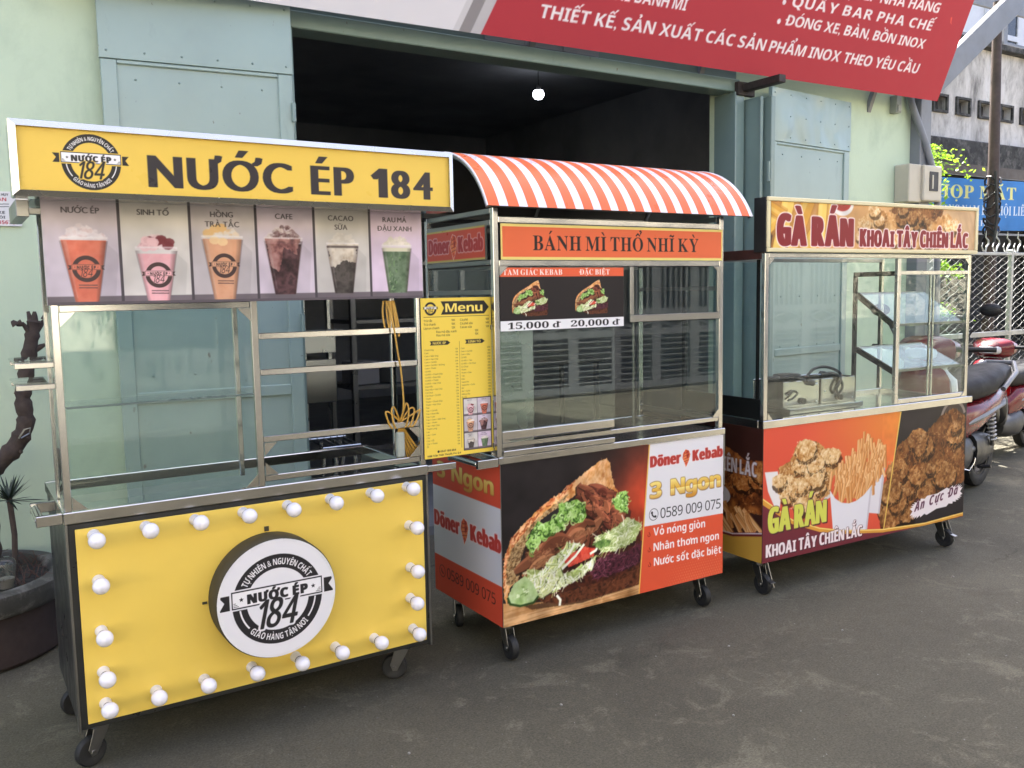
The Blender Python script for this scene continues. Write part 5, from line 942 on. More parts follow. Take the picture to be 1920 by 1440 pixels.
for k in range(34):
    z0 = rs.choice((2.3, 2.42, 2.8, 2.9, 2.95, 1.3, 1.7)) + rs.gauss(0, 0.07); a = rs.uniform(-1.0, 1.2); l = rs.uniform(0.25, 0.75); p = Vector((0.01, 0, z0)); d = Vector((math.cos(a), 0.6 * math.sin(a), 0.25)); pts = [p + d * l * t - Vector((0, 0, 0.35 * l * t * t)) for t in (0, 0.35, 0.7, 1)]
    tk.tube(pts, [0.007, 0.006, 0.004, 0.002], 5)
    for q in range(60):
        t = rs.uniform(0.25, 1.05); c = p + d * l * t - Vector((0, 0, 0.35 * l * t * t)) + Vector((rs.gauss(0, 0.06), rs.gauss(0, 0.06), rs.gauss(-0.02, 0.05))); s = rs.uniform(0.016, 0.034); u = Vector((rs.gauss(0, 1), rs.gauss(0, 1), rs.gauss(0, 0.6))).normalized(); v2 = u.cross(Vector((rs.gauss(0, 1), rs.gauss(0, 1), 1))).normalized()
        lf.add([c - u * s, c + v2 * s * 0.62, c + u * s, c - v2 * s * 0.62], [(0, 1, 2, 3)])
tk.build('trunk', BARK, tr, smooth=True); lf.build('crown', leafy('bright_leaflets'), tr)
# ------------------------------------------------------------------ cart building blocks
def gusset(mb, x, z, sx, sz, s=0.045, y0=0.0, y1=0.004): mb.prism([(x, z), (x + sx * s, z), (x, z + sz * s)], y0, y1, 'y')
def gussets(root, lst, s=0.045, y0=0.0, y1=0.004):
    for q in lst:
        g = MB(); gusset(g, *q, s, y0, y1); g.build('corner_gusset', M['steel'], root)
_cast = {}
def caster(root, x, y, top, ang, axis_front=False, r=0.056, w=0.03, lever=False):
    k = (top, r, lever)
    if k not in _cast:
        b = MB(); b.box(-0.045, 0.045, -0.035, 0.035, top - 0.006, top); b.cyl((0, 0, top - 0.03), (0, 0, top - 0.006), 0.022, 14)
        for s in (-1, 1):
            b.prism([(-0.028, top - 0.03), (0.028, top - 0.03), (0.05, r + 0.012), (0.04, r - 0.014), (0.022, r - 0.012)], s * (w / 2 + 0.004) - 0.0015, s * (w / 2 + 0.004) + 0.0015, 'y')
            b.cyl((0.034, s * (w / 2 + 0.004), r), (0.034, s * (w / 2 + 0.011), r), 0.009, 8)
        b.box(-0.028, 0.028, -w / 2 - 0.004, w / 2 + 0.004, top - 0.033, top - 0.03)
        if lever: b.bar((0.05, 0, r + 0.035), (0.105, 0, r + 0.02), 0.03, 0.006); b.bar((0.03, w / 2 + 0.012, top - 0.02), (0.07, w / 2 + 0.02, r - 0.02), 0.006, 0.014)
        o = b.build('caster', M['steel2'], root, bevel=0.0008)
        wl = MB().lathe([(0.0, -w / 2), (r * 0.55, -w / 2), (r * 0.6, -w / 2 - 0.001), (r * 0.9, -w / 2), (r, -w / 4), (r, w / 4), (r * 0.9, w / 2), (r * 0.6, w / 2 + 0.001), (r * 0.55, w / 2), (0.0, w / 2)], (0.034, 0, r), 'y', 28).build('wheel', M['rubber'], o, smooth=True)
        _cast[k] = o
    else: o = copy_tree(_cast[k], root)
    o.parent = root; o.location = (x, y, 0); o.rotation_euler = (0, 0, ang); return o

# ------------------------------------------------------------------ 1. the yellow juice cart
Wd, D, zb, zc0, zc1 = 1.2755, 0.6, 0.159, 0.842, 0.881
jc = tag(empty('juice_cart', (0.2509, 3.0779, 0), 0.0091), 'yellow and black drinks cart with round white emblem and rows of white bulbs', 'food cart')
MB().box(0, Wd, 0.0, 0.02, zb, zc0 - 0.001).box(0, 0.02, 0.0202, D, zb, zc0 - 0.001).box(Wd - 0.02, Wd, 0.0202, D, zb, zc0 - 0.001).box(0.0202, Wd - 0.0202, 0.0202, D, zb, zb + 0.02).box(0.0202, Wd - 0.0202, D - 0.02, D, zb + 0.0202, 0.52).build('cabinet', [paint('black_side_panel', (0.02, 0.021, 0.021), 0.35, var=0.2)], jc, bevel=0.002)
for x in (0.0, Wd): MB().box(x - 0.004, x + 0.004, -0.004, 0.03, zb - 0.01, zc0 - 0.002).build('corner_strip', M['steel2'], jc, bevel=0.001)
yl = tag(boxm(0.024, 1.2535, -0.0075, -0.003, 0.178, 0.824).build('front_panel', paint('yellow_panel', L_('#e5c55a'), 0.42, var=0.03, vs=1.5), jc, bevel=0.001), 'bright yellow front panel inside a black edge')
cf = MB().box(-0.006, Wd + 0.006, -0.006, 0.03, zc0, zc1).box(-0.006, Wd + 0.006, D - 0.03, D, zc0, zc1).box(-0.006, 0.03, 0.03, D - 0.03, zc0, zc1).box(Wd - 0.024, Wd + 0.006, 0.03, D - 0.03, zc0, zc1)
cf.build('counter_frame', M['steel'], jc, bevel=0.003)
MB().box(0.03, 0.616, 0.03, 0.25, zc0 + 0.004, zc0 + 0.012).build('counter_top', M['glass'], jc)
zt = 1.853
for x0, x1 in ((0.0, 0.022), (0.617, 0.640), (Wd - 0.022, Wd)): MB().box(x0, x1, 0.0, 0.022, zc1 + 0.001, zt).build('post', M['steel'], jc, bevel=0.002)
for x in (0.0, 0.617, Wd - 0.022): MB().box(x, x + 0.018, 0.236, 0.254, zc1 + 0.001, zt).build('post', M['steel'], jc, bevel=0.002)
for z in (1.412, 1.285, 1.048, 0.908): MB().box(0.642, Wd - 0.024, 0.001, 0.021, z - 0.011, z + 0.011).build('rail', M['steel'], jc, bevel=0.002)
MB().box(0.024, 0.615, 0.001, 0.021, 1.512, 1.534).build('rail', M['steel'], jc, bevel=0.002)
MB().box(0.024, 0.615, 0.238, 0.254, 1.512, 1.534).build('rail', M['steel'], jc, bevel=0.002)
gussets(jc, ((0.023, 1.511, 1, -1), (0.616, 1.511, -1, -1), (0.023, 0.884, 1, 1), (0.616, 0.884, -1, 1), (0.643, 1.035, 1, -1), (0.643, 0.921, 1, 1), (Wd - 0.025, 1.035, -1, -1), (Wd - 0.025, 0.921, -1, 1)))
for nm, a in (('glass_pane', (0.025, 0.614, 0.008, 0.013, 1.213, 1.510)), ('glass_pane', (0.025, 0.614, 0.014, 0.019, 0.884, 1.209)), ('glass_pane', (0.025, 0.614, 0.242, 0.247, 0.884, 1.510)), ('glass_pane', (0.006, 0.011, 0.026, 0.232, 0.884, 1.510)), ('glass_shelf', (0.03, 0.612, 0.026, 0.232, 1.205, 1.211))): boxm(*a).build(nm, M['glass'], jc)
MB().box(0.025, 0.614, 0.003, 0.022, 1.2085, 1.2135).build('glass_edge_trim', paint('green_glass_edge', (0.10, 0.14, 0.13), 0.3), jc)
# picture strip
MB().box(-0.008, 1.281, -0.006, -0.001, 1.5345, 1.854).build('picture_backing', paint('white_foam_board', (0.55, 0.55, 0.56), 0.5), jc)
sheet('picture_strip', print_cup_strip(), jc, (-0.007, -0.0075, 1.534), (1, 0, 0), (0, 0, 1), M['vinyl'])
# sign box
sb = MB().box(-0.086, 1.341, -0.146, -0.03, 1.852, 2.062).build('sign_box', M['steel'], jc, bevel=0.003)
y = -0.15; fr = MB(); ox0, ox1, oz0, oz1 = -0.089, 1.344, 1.849, 2.065; ix0, ix1, iz0, iz1 = -0.070, 1.325, 1.866, 2.046
for q in (((ox0, oz0), (ox1, oz0), (ix1, iz0), (ix0, iz0)), ((ox1, oz0), (ox1, oz1), (ix1, iz1), (ix1, iz0)), ((ox1, oz1), (ox0, oz1), (ix0, iz1), (ix1, iz1)), ((ox0, oz1), (ox0, oz0), (ix0, iz0), (ix0, iz1))):
    fr.add([(q[0][0], -0.150, q[0][1]), (q[1][0], -0.150, q[1][1]), (q[2][0], -0.160, q[2][1]), (q[3][0], -0.160, q[3][1])] + [(q[0][0], -0.147, q[0][1]), (q[1][0], -0.147, q[1][1]), (q[2][0], -0.147, q[2][1]), (q[3][0], -0.147, q[3][1])], [(0, 1, 2, 3), (4, 7, 6, 5), (0, 4, 5, 1), (1, 5, 6, 2), (2, 6, 7, 3), (3, 7, 4, 0)])
fr.build('sign_frame', M['alu'], sb)
cvs = print_juice_sign(); sheet('sign_face', cvs, sb, (-0.0735, -0.1485, 1.866), (1, 0, 0), (0, 0, 1), M['acrylic'])
MB().box(-0.03, Wd + 0.03, -0.029, 0.30, 1.856, 1.875).build('roof_frame', M['steel2'], jc, bevel=0.002)
MB().box(-0.075, -0.04, -0.028, 0.28, 1.80, 1.852).box(-0.04, -0.001, 0.0, 0.02, 1.81, 1.83).build('sign_bracket', M['steel2'], jc, bevel=0.002)
# hanging menu board
mn = MB().box(1.266, 1.586, -0.004, 0.002, 0.903, 1.533).build('menu_board', M['black'], jc, bevel=0.001)
sheet('menu_print', print_menu(), mn, (1.268, -0.0055, 0.904), (1, 0, 0), (0, 0, 1), M['vinyl'], 'yellow menu sheet with drinks, prices and six small photos')
# round light box
rd = MB().lathe([(0.205, 0.0), (0.213, -0.004), (0.213, -0.092), (0.207, -0.100), (0.203, -0.100), (0.203, -0.095), (0.0, -0.095)], (0.6325, -0.008, 0.506), 'y', 72).build('round_light_box', M['rim'], jc, smooth=True)
def disc_sheet(name, cv, parent, c, R, y, mat):
    o = sheet(name, cv, parent, (c[0] - R, y, c[1] - R), (1, 0, 0), (0, 0, 1), mat); me = o.data; bm = bmesh.new(); bm.from_mesh(me)
    bmesh.ops.delete(bm, geom=[v for v in bm.verts if math.hypot(v.co.x - c[0], v.co.z - c[1]) > R * 0.992], context='VERTS'); bm.to_mesh(me); bm.free(); return o
disc_sheet('round_face', print_disc(), rd, (0.6325, 0.506), 0.21, -0.1095, M['acrylic'])
rimw = MB().lathe([(0.2085, -0.103), (0.2085, -0.110), (0.200, -0.1095), (0.200, -0.103)], (0.6325, 0, 0.506), 'y', 72); rimw.build('white_edge', paint('white_acrylic', (0.70, 0.69, 0.72), 0.3), rd, smooth=True)
for dx, dz in ((-0.225, 0.0), (0, 0.225)): MB().box(0.6325 + dx - 0.008, 0.6325 + dx + 0.008, -0.013, -0.0088, 0.506 + dz - 0.004 - abs(dz) * 0.02, 0.506 + dz + 0.004 + abs(dz) * 0.02).build('fixing_tab', M['rim'], rd)
# bulbs
spots = [(0.077, .800), (.234, .802), (.391, .801), (.553, .802), (.711, .804), (.872, .805), (1.033, .805), (1.183, .808), (.082, .649), (.080, .481), (.078, .344), (.078, .237), (1.188, .655), (1.188, .487), (1.184, .365), (1.191, .239), (.235, .238), (.392, .237), (.556, .241), (.716, .240), (.868, .241), (1.026, .238)]
gb0 = MB().lathe([(0.0, -0.0995), (0.012, -0.098), (0.022, -0.0925), (0.0285, -0.083), (0.0305, -0.072), (0.0285, -0.061), (0.0225, -0.052), (0.0185, -0.047), (0.0, -0.047)], (0, 0, 0), 'y', 24).build('light_bulb', M['bulb'], jc, smooth=True)
MB().lathe([(0.0, -0.0465), (0.0175, -0.0465), (0.0175, -0.044), (0.0185, -0.043), (0.0205, -0.01), (0.0225, -0.0), (0.0, 0.0)], (0, -0.0002, 0), 'y', 20).lathe([(0.0186, -0.0425), (0.0196, -0.0415), (0.0196, -0.0395), (0.0186, -0.0385)], (0, -0.0002, 0), 'y', 20, mi=1).build('socket', [M['socket'], M['rubber']], gb0, smooth=True)
for i, (x, z) in enumerate(spots):
    o = gb0 if i == 0 else copy_tree(gb0, jc); o.location = (x, -0.0085, z); o.scale = (0.86, 0.98, 0.86); o.rotation_euler = (0.05 * math.sin(5 * i + 1), 0, 0.05 * math.sin(7 * i))
# side handle, fold-down shelves, right handle
MB().box(-0.082, -0.007, -0.004, 0.016, 0.846, 0.880).box(-0.082, -0.007, 0.215, 0.235, 0.846, 0.880).cyl((-0.07, 0.0165, 0.863), (-0.07, 0.2145, 0.863), 0.014, 12).build('handle', M['steel'], jc, bevel=0.002)
MB().box(Wd + 0.007, 1.41, -0.002, 0.016, 0.85, 0.876).build('handle', M['steel'], jc, bevel=0.002)
s1 = MB().box(-0.108, -0.001, 0.0, 0.018, 1.342, 1.360).box(-0.108, -0.001, 0.22, 0.236, 1.342, 1.360).build('folding_shelf', M['steel'], jc, bevel=0.002); MB().box(-0.112, -0.004, 0.002, 0.232, 1.361, 1.366).build('glass_plate', M['glass'], s1)
s1 = MB().box(-0.108, -0.001, 0.0, 0.018, 1.275, 1.293).box(-0.108, -0.001, 0.22, 0.236, 1.275, 1.293).build('folding_shelf', M['steel'], jc, bevel=0.002); MB().box(-0.112, -0.004, 0.002, 0.232, 1.294, 1.299).build('glass_plate', M['glass'], s1)
caster(jc, 0.065, 0.085, zb, rad(200), r=0.051, w=0.03); caster(jc, Wd - 0.085, 0.09, zb, rad(150), r=0.051, w=0.03); caster(jc, 0.07, D - 0.08, zb, rad(190), r=0.051, w=0.03); caster(jc, Wd - 0.08, D - 0.08, zb, rad(170), r=0.051, w=0.03)

# ------------------------------------------------------------------ 2. the kebab cart
Wd, D, zb, zc0, zc1 = 1.2591, 0.607, 0.163, 0.850, 0.881
kc = tag(empty('kebab_cart', (1.8403, 3.0469, 0)), 'orange bread cart with a striped barrel roof and a big sandwich picture', 'food cart')
MB().box(0, Wd, 0, D, zb, zc0 - 0.001).build('cabinet', M['steel2'], kc, bevel=0.002)
sheet('front_print', print_kebab_front(), kc, (0, -0.0025, zb), (1, 0, 0), (0, 0, 1), M['vinyl'])
sheet('side_print', print_kebab_side(), kc, (-0.0025, D, zb), (0, -1, 0), (0, 0, 1), M['vinyl'])
MB().box(-0.008, Wd + 0.008, -0.008, 0.03, zc0, zc1).box(-0.008, Wd + 0.008, D - 0.03, D + 0.004, zc0, zc1).box(-0.008, 0.03, 0.03, D - 0.03, zc0, zc1).box(Wd - 0.03, Wd + 0.008, 0.03, D - 0.03, zc0, zc1).build('counter_frame', M['steel'], kc, bevel=0.003)
MB().box(Wd + 0.0, Wd + 0.008, -0.006, 0.03, 0.60, zc0 - 0.002).build('corner_strip', M['steel2'], kc, bevel=0.001)
MB().box(0.03, Wd - 0.03, 0.03, D - 0.03, zc0 + 0.012, zc0 + 0.028).build('counter_top', M['granite'], kc)
zt = 1.885
for x0, x1, y0 in ((-0.012, 0.012, 0.0), (Wd - 0.03, Wd - 0.004, 0.0), (-0.012, 0.012, D - 0.025), (Wd - 0.03, Wd - 0.004, D - 0.025)): MB().box(x0, x1, y0, y0 + 0.024, zc1 + 0.001, zt).build('post', M['steel'], kc, bevel=0.002)
for z0, z1 in ((1.826, 1.850), (1.654, 1.678), (0.917, 0.938)): MB().box(0.014, Wd - 0.032, 0.001, 0.023, z0, z1).build('rail', M['steel'], kc, bevel=0.002)
for z0, z1 in ((1.826, 1.850), (1.654, 1.678)):
    MB().box(0.014, Wd - 0.032, D - 0.024, D - 0.002, z0, z1).build('rail', M['steel2'], kc, bevel=0.002)
for x in (-0.011, Wd - 0.028):
    for z0, z1 in ((1.862, 1.884), (1.815, 1.838), (1.66, 1.68), (1.54, 1.56), (1.40, 1.42), (0.917, 0.938)): MB().box(x, x + 0.02, 0.026, D - 0.027, z0, z1).build('rail', M['steel2'], kc, bevel=0.002)
MB().box(0.012, 0.59, -0.006, 0.0, 0.950, 0.985).build('sliding_track', M['steel'], kc, bevel=0.002); MB().box(0.014, 0.59, -0.010, 0.0, 0.884, 0.905).build('sliding_track', M['steel'], kc, bevel=0.002)
MB().box(0.02, 1.242, -0.003, 0.0, 1.678, 1.8235).build('sign_backing', M['steel2'], kc); sheet('front_sign', print_kebab_sign(), kc, (0.0195, -0.0045, 1.6795), (1, 0, 0), (0, 0, 1), M['acrylic'])
MB().box(-0.014, -0.0115, 0.05, 0.58, 1.682, 1.822).build('side_sign_backing', M['steel2'], kc); sheet('side_sign', print_kebab_side_sign(), kc, (-0.0155, 0.574, 1.684), (0, -1, 0), (0, 0, 1), M['acrylic'])
boxm(0.014, Wd - 0.033, 0.009, 0.013, 0.940, 1.652).build('glass_pane', M['glass2'], kc); boxm(0.014, 0.60, 0.003, 0.007, 0.986, 1.652).build('glass_pane', M['glass'], kc)
boxm(-0.005, -0.001, 0.026, D - 0.027, 0.940, 1.655).build('glass_pane', M['glass'], kc); boxm(Wd - 0.017, Wd - 0.013, 0.026, D - 0.027, 0.940, 1.655).build('glass_pane', M['glass'], kc)
sheet('price_poster', print_kebab_poster(), kc, (0.0145, 0.0005, 1.393), (1, 0, 0), (0, 0, 1), M['vinyl'], 'black picture poster with two sandwiches and their prices')
boxm(0.0145, 0.6495, 0.001, 0.0022, 1.393, 1.648).build('poster_backing', M['black'], kc)
hf = MB().box(0.678, 0.698, -0.012, 0.001, 1.44, 1.652).box(1.205, 1.225, -0.012, 0.001, 1.44, 1.652).box(0.678, 1.225, -0.012, 0.001, 1.408, 1.4395); hf.build('sliding_hatch', M['steel2'], kc, bevel=0.002)
MB().box(0.712, 0.722, 0.014, 0.024, 0.94, 1.652).build('glass_divider', M['steel2'], kc, bevel=0.001)
gussets(kc, ((0.013, 1.653, 1, -1), (Wd - 0.033, 1.653, -1, -1), (Wd - 0.033, 0.939, -1, 1), (0.013, 0.939, 1, 1)), 0.04, -0.003, 0.0)
MB().box(0.02, 0.235, 0.10, 0.104, 0.882, 1.41).box(0.215, 0.235, 0.104, 0.13, 0.882, 1.41).build('splash_plate', M['alu'], kc)
MB().box(-0.105, -0.009, -0.004, 0.016, 0.842, 0.878).box(-0.105, -0.009, 0.24, 0.26, 0.842, 0.878).cyl((-0.094, 0.017, 0.86), (-0.094, 0.239, 0.86), 0.013, 12).build('handle', M['steel'], kc, bevel=0.002)
# barrel roof
AC, AZ, AR = 0.30, 1.700, 0.43; t0, t1 = rad(25), rad(155); na = 34; U0, U1 = -0.085, 1.345; ns = 31
aw = MB(); ed = [U0]
pw, pr_ = 0.0405, 0.0505; u = U0; tog = False
while u < U1 - 1e-4: u = min(u + (pw if tog else pr_), U1); ed.append(u); tog = not tog
for R_ in (AR, AR - 0.006):
    for j in range(len(ed) - 1):
        for k in range(na):
            a, b = t0 + (t1 - t0) * k / na, t0 + (t1 - t0) * (k + 1) / na
            aw.add([(ed[j], AC - R_ * math.cos(a), AZ + R_ * math.sin(a)), (ed[j + 1], AC - R_ * math.cos(a), AZ + R_ * math.sin(a)), (ed[j + 1], AC - R_ * math.cos(b), AZ + R_ * math.sin(b)), (ed[j], AC - R_ * math.cos(b), AZ + R_ * math.sin(b))], [(0, 1, 2, 3)], (j % 2) if R_ == AR else 2)
ao = aw.build('barrel_roof', [M['stripe_r'], M['stripe_w'], paint('roof_underside', (0.05, 0.045, 0.042), 0.6)], kc)
bm = bmesh.new(); bm.from_mesh(ao.data); bmesh.ops.remove_doubles(bm, verts=bm.verts, dist=1e-5); bmesh.ops.recalc_face_normals(bm, faces=bm.faces); bm.to_mesh(ao.data); bm.free(); ao.data.polygons.foreach_set('use_smooth', [True] * len(ao.data.polygons))
for uu in (U0 + 0.004, 0.63, U1 - 0.004): MB().tube([(uu, AC - (AR - 0.013) * math.cos(t0 + (t1 - t0) * k / 24), AZ + (AR - 0.013) * math.sin(t0 + (t1 - t0) * k / 24)) for k in range(25)], 0.008, 6).build('roof_rib', M['steel2'], kc, smooth=True)
ee = MB()
for uu in (U0 - 0.003, U1 + 0.003): ee.tube([(uu, AC - (AR - 0.002) * math.cos(t0 + (t1 - t0) * k / 30), AZ + (AR - 0.002) * math.sin(t0 + (t1 - t0) * k / 30)) for k in range(31)], 0.0045, 6)
ee.build('roof_edge_trim', M['stripe_w'], kc, smooth=True)
MB().box(-0.02, Wd + 0.01, D - 0.02, D, 1.89, 1.91).box(-0.02, Wd + 0.01, 0.0, 0.02, 1.888, 1.905).build('roof_rail', M['steel2'], kc)
caster(kc, 0.06, 0.075, zb, rad(268), r=0.053); caster(kc, Wd - 0.085, 0.08, zb, rad(-93), r=0.053); caster(kc, 0.07, D - 0.08, zb, rad(250), r=0.053); caster(kc, Wd - 0.08, D - 0.08, zb, rad(-60), r=0.053)

# ------------------------------------------------------------------ 3. the fried chicken cart
Wd, D, zb, zc0, zc1 = 1.6584, 0.60, 0.178, 0.856, 0.897
cc = tag(empty('chicken_cart', (3.3274, 3.001, 0), -0.0268), 'glass topped snack cart with fried chicken and fries pictured on its front', 'food cart')
MB().box(0, Wd, 0, D, zb, zc0 - 0.001).build('cabinet', paint('dark_brown_panel', L_('#3a2a26'), 0.4), cc, bevel=0.002)
sheet('front_print', print_chicken_front(), cc, (0, -0.0025, zb), (1, 0, 0), (0, 0, 1), M['vinyl'])
sheet('side_print', print_chicken_side(), cc, (-0.0025, D, zb), (0, -1, 0), (0, 0, 1), M['vinyl'])
MB().box(-0.006, Wd + 0.006, -0.006, 0.03, zc0, zc1).box(-0.006, Wd + 0.006, D - 0.03, D + 0.004, zc0, zc1).box(-0.006, 0.03, 0.03, D - 0.03, zc0, zc1).box(Wd - 0.03, Wd + 0.006, 0.03, D - 0.03, zc0, zc1).build('counter_frame', M['steel'], cc, bevel=0.003)
MB().box(0.03, Wd - 0.03, 0.03, D - 0.03, zc0 + 0.01, zc0 + 0.018).build('counter_top', M['steel'], cc)
for x0, x1, y0, mt_ in ((0.0, 0.026, 0.0, 'steel'), (Wd - 0.026, Wd, 0.0, 'steel'), (0.0, 0.022, D - 0.025, 'darkframe'), (Wd - 0.024, Wd, D - 0.025, 'steel')): MB().box(x0, x1, y0, y0 + 0.024, zc1 + 0.001, 1.716).build('post', M[mt_], cc, bevel=0.002)
MB().box(0.028, Wd - 0.028, 0.001, 0.023, 1.694, 1.716).build('rail', M['steel'], cc, bevel=0.002)
MB().box(0.028, Wd - 0.028, D - 0.024, D - 0.002, 1.694, 1.716).build('rail', M['steel2'], cc, bevel=0.002)
MB().box(0.0, 0.022, 0.026, D - 0.027, 1.688, 1.735).build('side_beam', M['maroon'], cc, bevel=0.002)
MB().box(0.0, 0.02, 0.05, 0.055, 0.90, 1.686).box(0.0, 0.02, 0.026, D - 0.027, 0.90, 1.0).build('side_frame', M['darkframe'], cc)
for x in (0.012, Wd - 0.016): boxm(x, x + 0.004, 0.057, D - 0.03, 1.002 if x < 1 else 0.90, 1.686).build('glass_pane', M['glass'], cc)
boxm(0.028, 1.0, 0.010, 0.014, 0.90, 1.692).build('glass_pane', M['glass'], cc); boxm(1.04, Wd - 0.03, 0.004, 0.008, 0.93, 1.60).build('glass_pane', M['glass'], cc)
MB().box(1.003, 1.03, 0.001, 0.023, 0.899, 1.692).build('post', M['alu'], cc, bevel=0.002)
for z0, z1 in ((1.605, 1.627), (0.899, 0.925)): MB().box(1.032, Wd - 0.028, 0.001, 0.021, z0, z1).build('sliding_frame', M['alu'], cc, bevel=0.002)
for x in (1.30, 1.33): MB().box(x, x + 0.010, 0.010, 0.02, 0.927, 1.603).build('sliding_edge', M['alu'], cc, bevel=0.001)
# black framed partition with sloping glass shelves inside the display
pf = MB().box(1.018, 1.036, 0.026, 0.30, 1.60, 1.626).box(1.018, 1.036, 0.282, 0.302, 0.90, 1.60).bar((1.027, 0.28, 1.50), (1.027, 0.03, 1.325), 0.016, 0.03).bar((1.027, 0.28, 1.19), (1.027, 0.03, 1.075), 0.016, 0.03)
gusset(pf, 1.02, 1.60, 0.01, -1, 0.05); pf.build('partition_frame', M['darkframe'], cc, bevel=0.002)
for zA, zB in ((1.505, 1.332), (1.195, 1.08)):
    o = MB(); o.add([(1.04, 0.28, zA), (Wd - 0.03, 0.28, zA), (Wd - 0.03, 0.03, zB), (1.04, 0.03, zB), (1.04, 0.28, zA + 0.006), (Wd - 0.03, 0.28, zA + 0.006), (Wd - 0.03, 0.03, zB + 0.006), (1.04, 0.03, zB + 0.006)], [(0, 3, 2, 1), (4, 5, 6, 7), (0, 1, 5, 4), (1, 2, 6, 5), (2, 3, 7, 6), (3, 0, 4, 7)]); o.build('sloping_glass_shelf', M['glass3'], cc)
    MB().bar((1.04, 0.028, zB), (Wd - 0.03, 0.028, zB), 0.012, 0.014).bar((1.04, 0.285, zA), (Wd - 0.03, 0.285, zA), 0.012, 0.014).build('shelf_edge', M['steel2'], cc)
sx = MB().box(-0.018, 1.668, -0.018, 0.06, 1.7195, 1.9805).build('sign_box', M['black'], cc, bevel=0.002)
fr = MB().box(-0.018, 1.668, -0.03, -0.019, 1.961, 1.981).box(-0.018, 1.668, -0.03, -0.019, 1.719, 1.739).box(-0.018, 0.004, -0.03, -0.019, 1.7395, 1.9605).box(1.645, 1.668, -0.03, -0.019, 1.7395, 1.9605); fr.build('sign_frame', M['cream'], sx, bevel=0.003)
cvs = print_chicken_sign(); sheet('sign_face', cvs, sx, (0.0125, -0.0215, 1.739), (1.012, 0, 0), (0, 0, 0.998), M['acrylic'])
gussets(cc, ((0.027, 1.693, 1, -1), (Wd - 0.027, 1.693, -1, -1), (Wd - 0.027, 0.899, -1, 1), (0.027, 0.899, 1, 1)), 0.035, -0.002, 0.0)
MB().box(Wd + 0.007, Wd + 0.05, -0.004, 0.02, 0.858, 0.894).build('handle_stub', M['steel'], cc, bevel=0.002)
MB().tube([(Wd + 0.004, 0.01, 0.46), (Wd + 0.02, -0.02, 0.455), (Wd + 0.05, -0.03, 0.50), (Wd + 0.06, -0.03, 0.525), (Wd + 0.05, -0.03, 0.53)], 0.004, 8).build('hook_latch', M['steel'], cc, smooth=True)
caster(cc, 0.055, 0.075, zb, rad(-92), r=0.055, lever=True); caster(cc, Wd - 0.10, 0.08, zb, rad(-88), r=0.055, lever=True); caster(cc, 0.07, D - 0.08, zb, rad(250), r=0.055, lever=True); caster(cc, Wd - 0.08, D - 0.08, zb, rad(-60), r=0.055, lever=True)
# ------------------------------------------------------------------ things in and on the carts
ca = Matrix.Rotation(-0.0268, 4, 'Z'); CO = Vector((3.3274, 3.001, 0))
def fryer(u, label):
    r = tag(empty('deep_fryer', CO + ca @ Vector((u, 0.22, 0.876)), -0.0268), label, 'fryer', 'electric fryers in the snack cart')
    MB().box(0, 0.27, 0, 0.006, 0.03, 0.17).box(0, 0.27, 0.22, 0.226, 0.03, 0.17).box(0, 0.006, 0.006, 0.22, 0.03, 0.17).box(0.264, 0.27, 0.006, 0.22, 0.03, 0.17).box(-0.01, 0.28, -0.05, 0.23, 0.0, 0.03).build('housing', M['steel'], r, bevel=0.003)
    MB().box(0.012, 0.258, 0.012, 0.214, 0.10, 0.104).build('oil_basin', M['steel2'], r); sc = MB()
    for x in (0.02, 0.25):
        for z in (0.05, 0.1, 0.15): sc.sphere((x, -0.001, z), 0.004, n=6, m=4)
    k = sc.build('screws', M['alu'], r); k['kind'] = 'stuff'
    MB().cyl((0.135, -0.002, 0.06), (0.135, -0.018, 0.06), 0.016, 14).build('knob', M['cable'], r, smooth=True); return r
fryer(0.385, 'left hand steel fryer with a plug and looped black cable on it'); fryer(0.68, 'steel fryer with one big black cable loop, beside the glass partition')
def P(u, v, z): return CO + ca @ Vector((u, v, z))
def wig(pts, n=6):
    out = []; pts = [Vector(p) for p in pts]
    for i in range(len(pts) - 1):
        p0, p1, p2, p3 = pts[max(i - 1, 0)], pts[i], pts[i + 1], pts[min(i + 2, len(pts) - 1)]
        for j in range(n):
            t = j / n; out.append(0.5 * ((2 * p1) + (p2 - p0) * t + (2 * p0 - 5 * p1 + 4 * p2 - p3) * t * t + (3 * p1 - p0 - 3 * p2 + p3) * t ** 3))
    return out + [pts[-1]]
def power(name, pts, plug, d, label):
    r = tag(empty(name, pts[0]), label, 'cable'); o = MB().tube([p - pts[0] for p in wig(pts)], 0.008, 8).build('wire', M['cable'], r, smooth=True)
    d = Vector(d).normalized(); q = plug - pts[0]; a = d.cross(Vector((0, 0, 1))).normalized() * 0.009
    g = MB().tube([q, q + d * 0.02, q + d * 0.045, q + d * 0.05], [0.009, 0.016, 0.017, 0.012], 10).build('plug', M['cable'], r, smooth=True); MB().cyl(q + d * 0.05 + a, q + d * 0.07 + a, 0.0035, 6).cyl(q + d * 0.05 - a, q + d * 0.07 - a, 0.0035, 6).build('prongs', M['alu'], g)
power('power_cable', [P(0.32, 0.30, 1.07), P(0.37, 0.26, 1.068), P(0.44, 0.3, 1.065), P(0.50, 0.22, 1.075), P(0.44, 0.24, 1.085), P(0.39, 0.3, 1.075), P(0.50, 0.25, 1.058), P(0.54, 0.215, 1.045)], P(0.545, 0.212, 1.04), (1, -0.2, -0.25), 'black cable with a two pin plug lying across the left hand fryer')
